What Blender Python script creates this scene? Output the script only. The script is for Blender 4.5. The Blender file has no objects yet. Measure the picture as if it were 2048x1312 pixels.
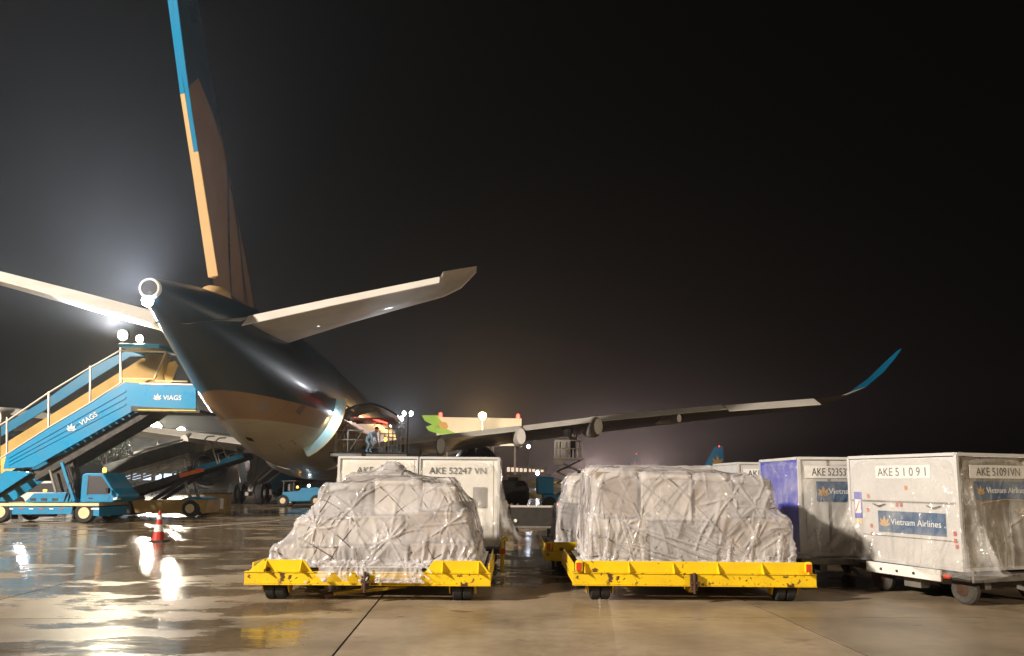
import bpy, bmesh, math, random
import numpy as np
from mathutils import Vector, Matrix

# ------------------------------------------------------------------ scene, camera, world, light
S = bpy.context.scene
COL = S.collection
R = math.radians
random.seed(4)
rng = np.random.default_rng(4)

FPX, CX, CY, EYE, PITCH, ROLL = 1500.0, 1024.0, 778.0, 1.68, R(7.0), R(0.4)
cam = bpy.data.cameras.new('camera')
cam.sensor_width = 36
cam.lens = 36 * FPX / 2048
cam.shift_y = (CY - 656) / 2048
cam.clip_end = 4000
cam_o = bpy.data.objects.new('camera', cam)
COL.objects.link(cam_o)
cam_o.location = (0, 0, EYE)
cam_o.matrix_world = Matrix.Translation((0, 0, EYE)) @ Matrix.Rotation(R(90) + PITCH, 4, 'X') @ Matrix.Rotation(ROLL, 4, 'Z')
S.camera = cam_o

S.view_settings.view_transform = 'Standard'
S.view_settings.look = 'None'
S.view_settings.exposure = 0.0
S.view_settings.gamma = 1.0
cy = S.cycles
cy.use_denoising = True
cy.sample_clamp_indirect = 3.0
cy.max_bounces = 6
cy.diffuse_bounces = 3
cy.glossy_bounces = 3
cy.transmission_bounces = 4
cy.transparent_max_bounces = 10
cy.volume_bounces = 0
cy.caustics_reflective = False
cy.caustics_refractive = False

world = bpy.data.worlds.new('World')
S.world = world
world.use_nodes = True
wn = world.node_tree
sky = wn.nodes.new('ShaderNodeTexSky')
sky.sky_type = 'NISHITA'
sky.sun_disc = False
sky.sun_elevation = R(-9)
sky.sun_rotation = R(200)
wn.links.new(sky.outputs[0], wn.nodes['Background'].inputs[0])
wn.nodes['Background'].inputs[1].default_value = 0.05

WARM = (1.0, 0.72, 0.42)


def spot(name, loc, target, power, color, cone=120, size=0.4, blend=0.5, parent=None):
    l = bpy.data.lights.new(name, 'SPOT')
    l.energy = power
    l.color = color
    l.spot_size = R(cone)
    l.spot_blend = blend
    l.shadow_soft_size = size
    o = bpy.data.objects.new(name, l)
    COL.objects.link(o)
    d = Vector(target) - Vector(loc)
    o.matrix_world = Matrix.Translation(loc) @ d.to_track_quat('-Z', 'Y').to_matrix().to_4x4()
    if parent is not None:
        bpy.context.view_layer.update()
        o.parent = parent
        o.matrix_parent_inverse = parent.matrix_world.inverted()
    return o


KEY = (-41.0, -12.0, 24.0)
spot('mast_floodlight', KEY, (0, 16, 0), 250000, (1.0, 0.885, 0.745), cone=110, size=0.9)
FILL = (38.0, -26.0, 24.0)
spot('second_mast_floodlight', FILL, (2, 18, 0), 50000, (1.0, 0.82, 0.6), cone=100, size=0.9)  # fill lamp added to lift the dark right-hand faces

# ------------------------------------------------------------------ projection helpers (world position from a point seen at a known depth)


def ray(px, py):
    u, v = (px - CX) / FPX, (CY - py) / FPX
    c, s = math.cos(ROLL), math.sin(ROLL)
    u, v = u * c - v * s, u * s + v * c
    return Vector((u, math.cos(PITCH) - math.sin(PITCH) * v, math.sin(PITCH) + math.cos(PITCH) * v))


def at(px, py, Y):
    d = ray(px, py)
    return d * (Y / d.y) + Vector((0, 0, EYE))


def gr(px, py):
    d = ray(px, py)
    return d * (-EYE / d.z) + Vector((0, 0, EYE))


# ------------------------------------------------------------------ mesh helpers
class MB:
    def __init__(self):
        self.v, self.f = [], []

    def add(self, vs, fs):
        b = len(self.v)
        self.v += [tuple(x) for x in vs]
        self.f += [tuple(i + b for i in f) for f in fs]
        return self

    def box(self, c, s, rz=0, ry=0, rx=0):
        m = Matrix.Rotation(rz, 3, 'Z') @ Matrix.Rotation(ry, 3, 'Y') @ Matrix.Rotation(rx, 3, 'X')
        vs = []
        for dz in (-.5, .5):
            for dx, dy in ((-.5, -.5), (.5, -.5), (.5, .5), (-.5, .5)):
                vs.append(Vector(c) + m @ Vector((dx * s[0], dy * s[1], dz * s[2])))
        return self.add(vs, [(3, 2, 1, 0), (4, 5, 6, 7), (0, 1, 5, 4), (1, 2, 6, 5), (2, 3, 7, 6), (3, 0, 4, 7)])

    def span(self, x0, x1, y0, y1, z0, z1):
        return self.box(((x0 + x1) / 2, (y0 + y1) / 2, (z0 + z1) / 2), (abs(x1 - x0), abs(y1 - y0), abs(z1 - z0)))

    def bar(self, p, q, w, h=None, up=(0, 0, 1)):
        h = h or w
        p, q = Vector(p), Vector(q)
        d = (q - p).normalized()
        a = d.cross(Vector(up))
        if a.length < 1e-4:
            a = d.cross(Vector((1, 0, 0)))
        a.normalize()
        b = a.cross(d)
        vs = []
        for e in (p, q):
            for i, j in ((-1, -1), (1, -1), (1, 1), (-1, 1)):
                vs.append(e + a * (w / 2 * i) + b * (h / 2 * j))
        return self.add(vs, [(3, 2, 1, 0), (4, 5, 6, 7), (0, 1, 5, 4), (1, 2, 6, 5), (2, 3, 7, 6), (3, 0, 4, 7)])

    def lathe(self, prof, o, axis, n=20, cap=True):
        o, d = Vector(o), Vector(axis).normalized()
        a = d.orthogonal().normalized()
        b = d.cross(a)
        vs, fs = [], []
        for r, t in prof:
            for k in range(n):
                an = 2 * math.pi * k / n
                vs.append(o + d * t + (a * math.cos(an) + b * math.sin(an)) * r)
        for i in range(len(prof) - 1):
            for k in range(n):
                k2 = (k + 1) % n
                fs.append((i * n + k, i * n + k2, (i + 1) * n + k2, (i + 1) * n + k))
        if cap:
            fs.append(tuple(range(n))[::-1])
            m = (len(prof) - 1) * n
            fs.append(tuple(m + k for k in range(n)))
        return self.add(vs, fs)

    def tube(self, p, q, r, n=8, r2=None):
        d = Vector(q) - Vector(p)
        return self.lathe([(r, 0), (r2 or r, d.length)], p, d, n)

    def path(self, pts, r, n=6):
        pts = [Vector(p) for p in pts]
        vs, fs = [], []
        prev = None
        for i, p in enumerate(pts):
            d = (pts[min(i + 1, len(pts) - 1)] - pts[max(i - 1, 0)]).normalized()
            if prev is None:
                a = d.orthogonal().normalized()
            else:
                a = (prev - d * prev.dot(d))
                a = a.normalized() if a.length > 1e-5 else d.orthogonal().normalized()
            prev = a
            b = d.cross(a)
            for k in range(n):
                an = 2 * math.pi * k / n
                vs.append(p + (a * math.cos(an) + b * math.sin(an)) * r)
        for i in range(len(pts) - 1):
            for k in range(n):
                k2 = (k + 1) % n
                fs.append((i * n + k, i * n + k2, (i + 1) * n + k2, (i + 1) * n + k))
        fs.append(tuple(range(n))[::-1])
        fs.append(tuple((len(pts) - 1) * n + k for k in range(n)))
        return self.add(vs, fs)

    def prism(self, pts, off):
        n = len(pts)
        off = Vector(off)
        vs = [Vector(p) for p in pts] + [Vector(p) + off for p in pts]
        fs = [tuple(range(n))[::-1], tuple(range(n, 2 * n))]
        fs += [(i, (i + 1) % n, n + (i + 1) % n, n + i) for i in range(n)]
        return self.add(vs, fs)

    def loft(self, rings, cap=True, closed=True):
        n = len(rings[0])
        vs = [p for r in rings for p in r]
        fs = []
        for i in range(len(rings) - 1):
            for k in range(n if closed else n - 1):
                k2 = (k + 1) % n
                fs.append((i * n + k, i * n + k2, (i + 1) * n + k2, (i + 1) * n + k))
        if cap:
            fs.append(tuple(range(n))[::-1])
            fs.append(tuple((len(rings) - 1) * n + k for k in range(n)))
        return self.add(vs, fs)

    def mesh(self, name, mat, smooth=False):
        me = bpy.data.meshes.new(name)
        me.from_pydata(self.v, [], self.f)
        bm = bmesh.new()
        bm.from_mesh(me)
        bmesh.ops.recalc_face_normals(bm, faces=bm.faces)
        bm.to_mesh(me)
        bm.free()
        if mat:
            me.materials.append(mat)
        if smooth:
            me.polygons.foreach_set('use_smooth', [True] * len(me.polygons))
            me.set_sharp_from_angle(angle=R(38))
        return me

    def build(self, name, mat, parent=None, bevel=0, smooth=False, loc=None, rz=0):
        o = bpy.data.objects.new(name, self.mesh(name, mat, smooth))
        COL.objects.link(o)
        if parent is not None:
            o.parent = parent
        if loc is not None:
            o.location = loc
        if rz:
            o.rotation_euler.z = rz
        if bevel:
            m = o.modifiers.new('bevel', 'BEVEL')
            m.width = bevel
            m.segments = 2
            m.limit_method = 'ANGLE'
        return o


def tag(o, label=None, cat=None, group=None, kind=None):
    if label: o['label'] = label
    if cat: o['category'] = cat
    if group: o['group'] = group
    if kind: o['kind'] = kind
    return o


def thing(name, label, cat, loc=(0, 0, 0), rz=0, group=None):
    o = bpy.data.objects.new(name, None)
    o.empty_display_size = 0.3
    COL.objects.link(o)
    o.location = loc
    o.rotation_euler.z = rz
    return tag(o, label, cat, group)


def copy_tree(o, parent=None):
    c = o.copy()
    COL.objects.link(c)
    c.parent = parent
    for ch in o.children:
        copy_tree(ch, c)
    return c


def inst(name, me, parent=None, loc=(0, 0, 0), rot=(0, 0, 0), scale=None):
    o = bpy.data.objects.new(name, me)
    COL.objects.link(o)
    o.parent = parent
    o.location = loc
    o.rotation_euler = rot
    if scale: o.scale = scale
    return o


def text(body, size, mat, parent, loc, rz=0, name='lettering', rx=90, ry=0, shear=0.0, bold=0.0, sx=1.0):
    c = bpy.data.curves.new('t', 'FONT')
    c.body = body
    c.size = size
    c.extrude = 0.0012
    c.offset = bold
    c.shear = shear
    c.align_x = 'CENTER'
    c.align_y = 'CENTER'
    c.resolution_u = 4
    t = bpy.data.objects.new('t', c)
    COL.objects.link(t)
    dg = bpy.context.evaluated_depsgraph_get()
    me = bpy.data.meshes.new_from_object(t.evaluated_get(dg))
    bpy.data.objects.remove(t)
    me.name = name
    me.materials.clear()
    me.materials.append(mat)
    o = inst(name, me, parent, loc)
    o.rotation_mode = 'XYZ'
    o.matrix_local = Matrix.Translation(loc) @ Matrix.Rotation(rz, 4, 'Z') @ Matrix.Rotation(ry, 4, 'Y') @ Matrix.Rotation(R(rx), 4, 'X') @ Matrix.Diagonal((sx, 1, 1, 1))
    return o


# ------------------------------------------------------------------ materials
def nmat(name):
    m = bpy.data.materials.new(name)
    m.use_nodes = True
    return m, m.node_tree.nodes, m.node_tree.links, m.node_tree.nodes['Principled BSDF']


def noise(n, l, scale, detail=5, coord='Object', rough=0.55, sc=(1, 1, 1)):
    tc = n.new('ShaderNodeTexCoord')
    mp = n.new('ShaderNodeMapping')
    mp.inputs['Scale'].default_value = sc
    t = n.new('ShaderNodeTexNoise')
    t.inputs['Scale'].default_value = scale
    t.inputs['Detail'].default_value = detail
    t.inputs['Roughness'].default_value = rough
    l.new(tc.outputs[coord], mp.inputs[0])
    l.new(mp.outputs[0], t.inputs[0])
    return t


def ramp(n, l, src, stops):
    r = n.new('ShaderNodeValToRGB')
    e = r.color_ramp.elements
    e[0].position, e[1].position = stops[0][0], stops[-1][0]
    for p, c in stops[1:-1]:
        e.new(p)
    for i, (p, c) in enumerate(sorted(stops, key=lambda x: x[0])):
        e[i].position = p
        e[i].color = (*c, 1) if len(c) == 3 else c
    l.new(src, r.inputs[0])
    return r.outputs[0]


def g(v):
    return (v, v, v)


def bump(n, l, h, b, strength=0.3, dist=0.01):
    bp = n.new('ShaderNodeBump')
    bp.inputs['Strength'].default_value = strength
    bp.inputs['Distance'].default_value = dist
    l.new(h, bp.inputs['Height'])
    l.new(bp.outputs[0], b.inputs['Normal'])
    return bp


def paint(name, col, rough=0.4, metal=0.0, dirt=0.25, wear=None, wear_at=0.68, scale=3.0, coat=0.0, bumpy=0.0):
    m, n, l, b = nmat(name)
    t = noise(n, l, scale, 6)
    dark = tuple(c * (1 - dirt) for c in col)
    stops = [(0.3, dark), (0.65, col)]
    base = ramp(n, l, t.outputs[0], stops)
    if wear:
        t2 = noise(n, l, scale * 4, 8, rough=0.7)
        t4 = noise(n, l, scale * .9, 3)
        ma = n.new('ShaderNodeMath')
        ma.operation = 'MULTIPLY_ADD'
        l.new(t4.outputs[0], ma.inputs[0])
        ma.inputs[1].default_value = .36
        mb_ = n.new('ShaderNodeMath')
        mb_.operation = 'SUBTRACT'
        l.new(t2.outputs[0], mb_.inputs[0])
        mb_.inputs[1].default_value = .17
        l.new(mb_.outputs[0], ma.inputs[2])
        mask = ramp(n, l, ma.outputs[0], [(wear_at - 0.02, g(0)), (wear_at + 0.02, g(1))])
        mx = n.new('ShaderNodeMix')
        mx.data_type = 'RGBA'
        l.new(mask, mx.inputs[0])
        l.new(base, mx.inputs[6])
        mx.inputs[7].default_value = (*wear, 1)
        base = mx.outputs[2]
    l.new(base, b.inputs['Base Color'])
    rr = ramp(n, l, t.outputs[0], [(0.3, g(min(1, rough + 0.15))), (0.7, g(rough))])
    l.new(rr, b.inputs['Roughness'])
    b.inputs['Metallic'].default_value = metal
    b.inputs['Coat Weight'].default_value = coat
    if bumpy:
        t3 = noise(n, l, scale * 6, 4)
        bump(n, l, t3.outputs[0], b, bumpy, 0.01)
    return m


def glow(name, col, strength):
    m, n, l, b = nmat(name)
    b.inputs['Base Color'].default_value = (*[min(1, c) for c in col], 1)
    b.inputs['Emission Color'].default_value = (*col, 1)
    b.inputs['Emission Strength'].default_value = strength
    return m


M = {}
M['yellow'] = paint('yellow_paint', (0.90, 0.60, 0.006), 0.38, 0, 0.18, (0.10, 0.045, 0.02), 0.66, 2.2, 0.2, 0.08)
M['yellow_worn'] = paint('worn_yellow_paint', (0.88, 0.58, 0.006), 0.42, 0, 0.24, (0.09, 0.04, 0.018), 0.605, 2.6, 0.1, 0.12)
M['rust'] = paint('rusty_steel', (0.10, 0.05, 0.03), 0.7, 0.3, 0.5, scale=9)
M['rubber'] = paint('rubber', (0.018, 0.017, 0.016), 0.7, 0, 0.3, scale=12)
M['tyre_grey'] = paint('dusty_tyre', (0.075, 0.066, 0.057), 0.8, 0, 0.4, scale=8)
M['dark_steel'] = paint('dark_steel', (0.05, 0.045, 0.04), 0.5, 0.4, 0.4, scale=5)
M['grey_steel'] = paint('grey_steel', (0.30, 0.28, 0.25), 0.45, 0.6, 0.5, (0.10, 0.06, 0.04), 0.66, 4)
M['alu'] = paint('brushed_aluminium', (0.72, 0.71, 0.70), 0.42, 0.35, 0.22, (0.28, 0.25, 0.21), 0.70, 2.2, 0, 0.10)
M['alu_dirty'] = paint('stained_aluminium', (0.33, 0.29, 0.225), 0.55, 0.15, 0.45, (0.16, 0.13, 0.06), 0.60, 2.0, 0, 0.10)  # darker, browner aluminium with mottled patches
M['white_box'] = paint('white_panel', (0.78, 0.76, 0.71), 0.45, 0, 0.12, scale=2)
M['plate_white'] = paint('white_label', (0.80, 0.79, 0.77), 0.5, 0, 0.08)
M['black_ink'] = paint('black_ink', (0.015, 0.015, 0.017), 0.5, 0, 0.1)
M['white_ink'] = paint('white_ink', (0.8, 0.8, 0.78), 0.5, 0, 0.1)
M['sticker_blue'] = paint('blue_sticker', (0.012, 0.075, 0.19), 0.35, 0, 0.2, scale=4)
M['panel_blue'] = paint('violet_blue_panel', (0.06, 0.07, 0.50), 0.4, 0, 0.15, scale=2)
M['gold'] = paint('gold_paint', (0.62, 0.33, 0.06), 0.45, 0, 0.2)
M['red'] = paint('red_paint', (0.55, 0.03, 0.02), 0.4, 0, 0.2)
M['orange'] = paint('orange_paint', (0.75, 0.17, 0.03), 0.45, 0, 0.25)
M['stair_blue'] = paint('stair_blue_paint', (0.003, 0.24, 0.48), 0.25, 0, 0.22, (0.3, 0.36, 0.4), 0.72, 1.1, 0.3)
M['truck_blue'] = paint('truck_blue_paint', (0.003, 0.21, 0.42), 0.35, 0, 0.3, (0.25, 0.25, 0.22), 0.70, 1.5, 0.2)
M['cream'] = paint('cream_paint', (0.72, 0.58, 0.34), 0.5, 0, 0.2, scale=2)
M['stair_yellow'] = paint('stair_inner_yellow', (0.75, 0.47, 0.12), 0.5, 0, 0.2, scale=1.5)
M['white'] = paint('white_paint', (0.78, 0.76, 0.72), 0.35, 0, 0.15, scale=2, coat=0.2)
M['rail'] = paint('galvanised_rail', (0.62, 0.58, 0.52), 0.4, 0.3, 0.2)
M['ac_white'] = paint('aircraft_white', (0.72, 0.68, 0.62), 0.45, 0, 0.2, scale=0.8, coat=0.08)
M['ac_grey'] = paint('aircraft_grey', (0.33, 0.31, 0.28), 0.30, 0, 0.25, scale=0.7, coat=0.3)
M['ac_navy'] = paint('aircraft_navy', (0.006, 0.030, 0.055), 0.25, 0, 0.2, scale=0.6, coat=0.4)
M['ac_teal'] = paint('aircraft_teal', (0.004, 0.17, 0.34), 0.3, 0, 0.1, scale=0.6, coat=0.4)
M['ac_gold'] = paint('aircraft_gold', (0.21, 0.125, 0.07), 0.35, 0, 0.15, scale=0.6, coat=0.3)  # tail gold darkened to give the fin its shade
M['ac_gold_lit'] = paint('aircraft_light_gold', (0.56, 0.37, 0.17), 0.35, 0, 0.15, scale=0.6, coat=0.3)  # same tail gold, brightened for the lit rudder
M['engine'] = paint('nacelle_paint', (0.05, 0.045, 0.05), 0.35, 0.2, 0.3, scale=0.8, coat=0.2)
M['titan'] = paint('hot_metal', (0.22, 0.17, 0.13), 0.35, 0.8, 0.4, scale=2)
M['door_lining'] = paint('pale_cyan_lining', (0.42, 0.60, 0.64), 0.45, 0, 0.25, scale=1.5)
M['tarp'] = paint('grey_tarpaulin', (0.12, 0.13, 0.12), 0.45, 0, 0.45, scale=2, bumpy=0.4)
M['slat'] = paint('slatted_panel', (0.40, 0.38, 0.33), 0.45, 0.2, 0.4, scale=2)
M['tan'] = paint('tan_paint', (0.40, 0.25, 0.08), 0.5, 0, 0.35, scale=2)
M['carton'] = paint('cardboard', (0.33, 0.26, 0.20), 0.8, 0, 0.2, scale=2)
M['carton_w'] = paint('white_carton', (0.55, 0.50, 0.45), 0.75, 0, 0.15, scale=2)
M['carton_g'] = paint('grey_carton', (0.22, 0.205, 0.20), 0.7, 0, 0.2, scale=2)
M['net'] = paint('net_webbing', (0.11, 0.088, 0.072), 0.8, 0, 0.2)
M['green'] = paint('leaf_green_panel', (0.26, 0.50, 0.03), 0.5, 0, 0.15, scale=0.3)
M['wall_white'] = paint('white_cladding', (0.80, 0.72, 0.58), 0.6, 0, 0.12, scale=0.2)
M['wall_dark'] = paint('dark_facade', (0.16, 0.12, 0.11), 0.6, 0, 0.3, scale=0.2)
M['skin'] = paint('skin', (0.40, 0.23, 0.15), 0.6)
M['dark_cloth'] = paint('dark_cloth', (0.02, 0.018, 0.017), 0.9)
M['pale_rain'] = paint('pale_blue_raincoat', (0.38, 0.52, 0.62), 0.4)
M['bark'] = paint('bark', (0.10, 0.07, 0.045), 0.9, scale=6)
M['lamp_warm'] = glow('warm_lamp', (1.0, 0.80, 0.45), 60)
M['lamp_cool'] = glow('cool_lamp', (0.82, 0.90, 1.0), 60)
M['lamp_orange'] = glow('sodium_lamp', (1.0, 0.62, 0.22), 70)
M['lamp_red'] = glow('red_beacon', (1.0, 0.05, 0.03), 9)
M['lamp_amber'] = glow('amber_beacon', (1.0, 0.42, 0.04), 9)
M['tail_red'] = paint('red_reflector', (0.65, 0.05, 0.015), 0.25, 0, 0.1)
M['lit_win'] = glow('lit_window', (1.0, 0.75, 0.55), 1.1)
M['lit_cool'] = glow('lit_cool_window', (0.65, 0.82, 1.0), 2.0)
M['head'] = glow('headlamp', (0.9, 0.95, 1.0), 20)


def glass_mat():
    m, n, l, b = nmat('window_glass')
    out = n['Material Output']
    b.inputs['Base Color'].default_value = (0.05, 0.05, 0.05, 1)
    b.inputs['Roughness'].default_value = 0.06
    tr = n.new('ShaderNodeBsdfTransparent')
    tr.inputs[0].default_value = (0.85, 0.85, 0.83, 1)
    mx = n.new('ShaderNodeMixShader')
    mx.inputs[0].default_value = 0.25
    l.new(tr.outputs[0], mx.inputs[1])
    l.new(b.outputs[0], mx.inputs[2])
    l.new(mx.outputs[0], out.inputs[0])
    return m


M['glass'] = glass_mat()


def film_mat(name, fac, col, crease=0.5, rough=0.22):
    m, n, l, b = nmat(name)
    out = n['Material Output']
    b.inputs['Base Color'].default_value = (*col, 1)
    b.inputs['Roughness'].default_value = rough
    b.inputs['Specular IOR Level'].default_value = 0.6
    trl = n.new('ShaderNodeBsdfTranslucent')
    trl.inputs[0].default_value = (*col, 1)
    # crumpled film: warped cell creases plus fine noise
    tn = noise(n, l, 2.2, 3)
    tc = n.new('ShaderNodeTexCoord')
    ad = n.new('ShaderNodeVectorMath')
    ad.operation = 'MULTIPLY_ADD'
    l.new(tn.outputs['Color'], ad.inputs[0])
    ad.inputs[1].default_value = (0.5, 0.5, 0.5)
    l.new(tc.outputs['Object'], ad.inputs[2])
    vo = n.new('ShaderNodeTexVoronoi')
    vo.feature = 'DISTANCE_TO_EDGE'
    vo.inputs['Scale'].default_value = 3.2
    l.new(ad.outputs[0], vo.inputs['Vector'])
    v2 = n.new('ShaderNodeTexVoronoi')
    v2.feature = 'DISTANCE_TO_EDGE'
    v2.inputs['Scale'].default_value = 9
    l.new(ad.outputs[0], v2.inputs['Vector'])
    mm = n.new('ShaderNodeMath')
    mm.operation = 'MULTIPLY_ADD'
    l.new(v2.outputs[0], mm.inputs[0])
    mm.inputs[1].default_value = 0.5
    l.new(vo.outputs[0], mm.inputs[2])
    bp = bump(n, l, mm.outputs[0], b, crease, 0.05)
    l.new(bp.outputs[0], trl.inputs['Normal'])
    m1 = n.new('ShaderNodeMixShader')
    m1.inputs[0].default_value = 0.15
    l.new(b.outputs[0], m1.inputs[1])
    l.new(trl.outputs[0], m1.inputs[2])
    tr = n.new('ShaderNodeBsdfTransparent')
    tr.inputs[0].default_value = (0.97, 0.96, 0.95, 1)
    mx = n.new('ShaderNodeMixShader')
    # the film is milkier where it is bunched
    fr = ramp(n, l, tn.outputs[0], [(0.35, g(max(0, fac - 0.12))), (0.65, g(min(1, fac + 0.12)))])
    l.new(fr, mx.inputs[0])
    l.new(tr.outputs[0], mx.inputs[1])
    l.new(m1.outputs[0], mx.inputs[2])
    l.new(mx.outputs[0], out.inputs[0])
    return m


M['film'] = film_mat('milky_plastic_film', 0.43, (0.79, 0.765, 0.785), 0.10, .15)
M['film_clear'] = film_mat('clear_plastic_film', 0.20, (0.80, 0.78, 0.75), 0.25, 0.12)


def ground_mat(name, joints=False):
    m, n, l, b = nmat(name)
    tc = n.new('ShaderNodeTexCoord')
    geo = n.new('ShaderNodeNewGeometry')

    def nz(scale, detail=5, sc=(1, 1, 1), rough=0.55):
        mp = n.new('ShaderNodeMapping')
        mp.inputs['Scale'].default_value = sc
        l.new(geo.outputs['Position'], mp.inputs[0])
        t = n.new('ShaderNodeTexNoise')
        t.inputs['Scale'].default_value = scale
        t.inputs['Detail'].default_value = detail
        t.inputs['Roughness'].default_value = rough
        l.new(mp.outputs[0], t.inputs[0])
        return t.outputs[0]
    big = nz(0.16, 5)
    fine = nz(7.0, 8, rough=0.7)
    mid = nz(0.9, 6)
    c1 = ramp(n, l, mid, [(0.28, (0.17, 0.125, 0.080)), (0.55, (0.29, 0.225, 0.150)), (0.75, (0.36, 0.285, 0.195))])
    c2 = ramp(n, l, fine, [(0.3, g(0.72)), (0.7, g(1.1))])
    mx = n.new('ShaderNodeMix')
    mx.data_type = 'RGBA'
    mx.blend_type = 'MULTIPLY'
    mx.inputs[0].default_value = 1
    l.new(c1, mx.inputs[6])
    l.new(c2, mx.inputs[7])
    oi = n.new('ShaderNodeObjectInfo')
    orr = n.new('ShaderNodeMapRange')
    orr.inputs['To Min'].default_value = .82
    orr.inputs['To Max'].default_value = 1.12
    l.new(oi.outputs['Random'], orr.inputs['Value'])
    mo = n.new('ShaderNodeMix')
    mo.data_type = 'RGBA'
    mo.blend_type = 'MULTIPLY'
    mo.inputs[0].default_value = 1
    l.new(mx.outputs[2], mo.inputs[6])
    l.new(orr.outputs[0], mo.inputs[7])
    # oil stains
    st = ramp(n, l, nz(1.1, 4, (1, 1.6, 1), .6), [(0.30, g(.45)), (0.37, g(1))])
    mx = n.new('ShaderNodeMix')
    mx.data_type = 'RGBA'
    mx.blend_type = 'MULTIPLY'
    mx.inputs[0].default_value = 1
    l.new(mo.outputs[2], mx.inputs[6])
    l.new(st, mx.inputs[7])
    # standing water: everywhere but the drier pads in front of the dollies
    sep = n.new('ShaderNodeSeparateXYZ')
    l.new(geo.outputs['Position'], sep.inputs[0])
    dry = n.new('ShaderNodeMapRange')
    dry.inputs['From Min'].default_value = -2.6
    dry.inputs['From Max'].default_value = -0.8
    dry.inputs['To Min'].default_value = 0.0
    dry.inputs['To Max'].default_value = 0.16
    l.new(sep.outputs['X'], dry.inputs['Value'])
    yr = n.new('ShaderNodeMapRange')
    yr.inputs['From Min'].default_value = 10.8
    yr.inputs['From Max'].default_value = 13.0
    yr.inputs['To Min'].default_value = 1.0
    yr.inputs['To Max'].default_value = 0.0
    l.new(sep.outputs['Y'], yr.inputs['Value'])
    mu = n.new('ShaderNodeMath')
    mu.operation = 'MULTIPLY'
    l.new(dry.outputs[0], mu.inputs[0])
    l.new(yr.outputs[0], mu.inputs[1])
    pm = n.new('ShaderNodeMath')
    pm.operation = 'MULTIPLY_ADD'
    l.new(nz(0.75, 6, (0.7, 1.3, 1), .62), pm.inputs[0])
    pm.inputs[1].default_value = 0.55
    half = n.new('ShaderNodeMath')
    half.operation = 'MULTIPLY'
    half.inputs[1].default_value = 0.45
    l.new(big, half.inputs[0])
    l.new(half.outputs[0], pm.inputs[2])
    sub = n.new('ShaderNodeMath')
    sub.operation = 'SUBTRACT'
    l.new(pm.outputs[0], sub.inputs[0])
    l.new(mu.outputs[0], sub.inputs[1])
    wet = ramp(n, l, sub.outputs[0], [(0.455, g(0)), (0.50, g(1))])
    rg = n.new('ShaderNodeMapRange')
    rg.inputs['To Min'].default_value = 0.34
    rg.inputs['To Max'].default_value = 0.075
    l.new(wet, rg.inputs['Value'])
    fr2 = n.new('ShaderNodeMath')
    fr2.operation = 'MULTIPLY_ADD'
    l.new(fine, fr2.inputs[0])
    fr2.inputs[1].default_value = 0.10
    l.new(rg.outputs[0], fr2.inputs[2])
    l.new(fr2.outputs[0], b.inputs['Roughness'])
    dk = n.new('ShaderNodeMix')
    dk.data_type = 'RGBA'
    dk.blend_type = 'MULTIPLY'
    l.new(wet, dk.inputs[0])
    l.new(mx.outputs[2], dk.inputs[6])
    dk.inputs[7].default_value = (0.62, 0.60, 0.58, 1)
    l.new(dk.outputs[2], b.inputs['Base Color'])
    b.inputs['Specular IOR Level'].default_value = 0.55
    # ripples and surface texture
    rip = nz(2.4, 4, (.45, 1.9, 1), .6)
    h = n.new('ShaderNodeMath')
    h.operation = 'MULTIPLY_ADD'
    inv = n.new('ShaderNodeMapRange')
    inv.inputs['To Min'].default_value = 0.05
    inv.inputs['To Max'].default_value = 0.004
    l.new(wet, inv.inputs['Value'])
    l.new(fine, h.inputs[0])
    l.new(inv.outputs[0], h.inputs[1])
    rs = n.new('ShaderNodeMath')
    rs.operation = 'MULTIPLY'
    rs.inputs[1].default_value = 0.34
    l.new(rip, rs.inputs[0])
    l.new(rs.outputs[0], h.inputs[2])
    bump(n, l, h.outputs[0], b, 0.35, 0.06)
    return m


M['concrete'] = ground_mat('wet_concrete')

# ------------------------------------------------------------------ ground
gm = MB()
gm.add([(-900, -120, -0.014), (900, -120, -0.014), (900, 2600, -0.014), (-900, 2600, -0.014)], [(0, 1, 2, 3)])
ground = gm.build('ground', M['concrete'])
tag(ground, 'wet concrete airport apron reflecting the lights', 'ground', kind='structure')
SX, SY, GA = 5.22, 4.75, R(2.6)
sm = MB().box((0, 0, -0.0029), (SX - 0.026, SY - 0.026, 0.0058)).mesh('slab', M['concrete'])
o0 = gr(755, 1203)
j0 = gr(1000, 1238)
cg, sg = math.cos(GA), math.sin(GA)
# grid origin: joint crossing where the lengthways joint meets the crossways joint
org = Vector((o0.x + (o0.y - j0.y) * math.tan(GA), j0.y, 0))
for i in range(-7, 7):
    for k in range(-3, 8):
        lx, ly = (i + .5) * SX, (k + .5) * SY
        inst('slab', sm, ground, (org.x + lx * cg - ly * sg, org.y + lx * sg + ly * cg, 0), (0, 0, GA))
js = MB().span(-7 * SX, 7 * SX, -3 * SY, 8 * SY, -.0135, -.009).build('joint_sealant', M['rubber'], ground, loc=(org.x, org.y, 0), rz=GA)
# painted line across the apron between the cart trains
ln = MB()
for (a, b_) in (((985, 1142), (1110, 1141)), ((560, 1041), (300, 1062))):
    p, q = gr(*a), gr(*b_)
    p.z = q.z = 0.003
    ln.bar(p, q, 0.09, 0.003)
lo = ln.build('painted_line', M['plate_white'], ground)

# ------------------------------------------------------------------ draped plastic film (mass-spring drape over the cargo)


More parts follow.
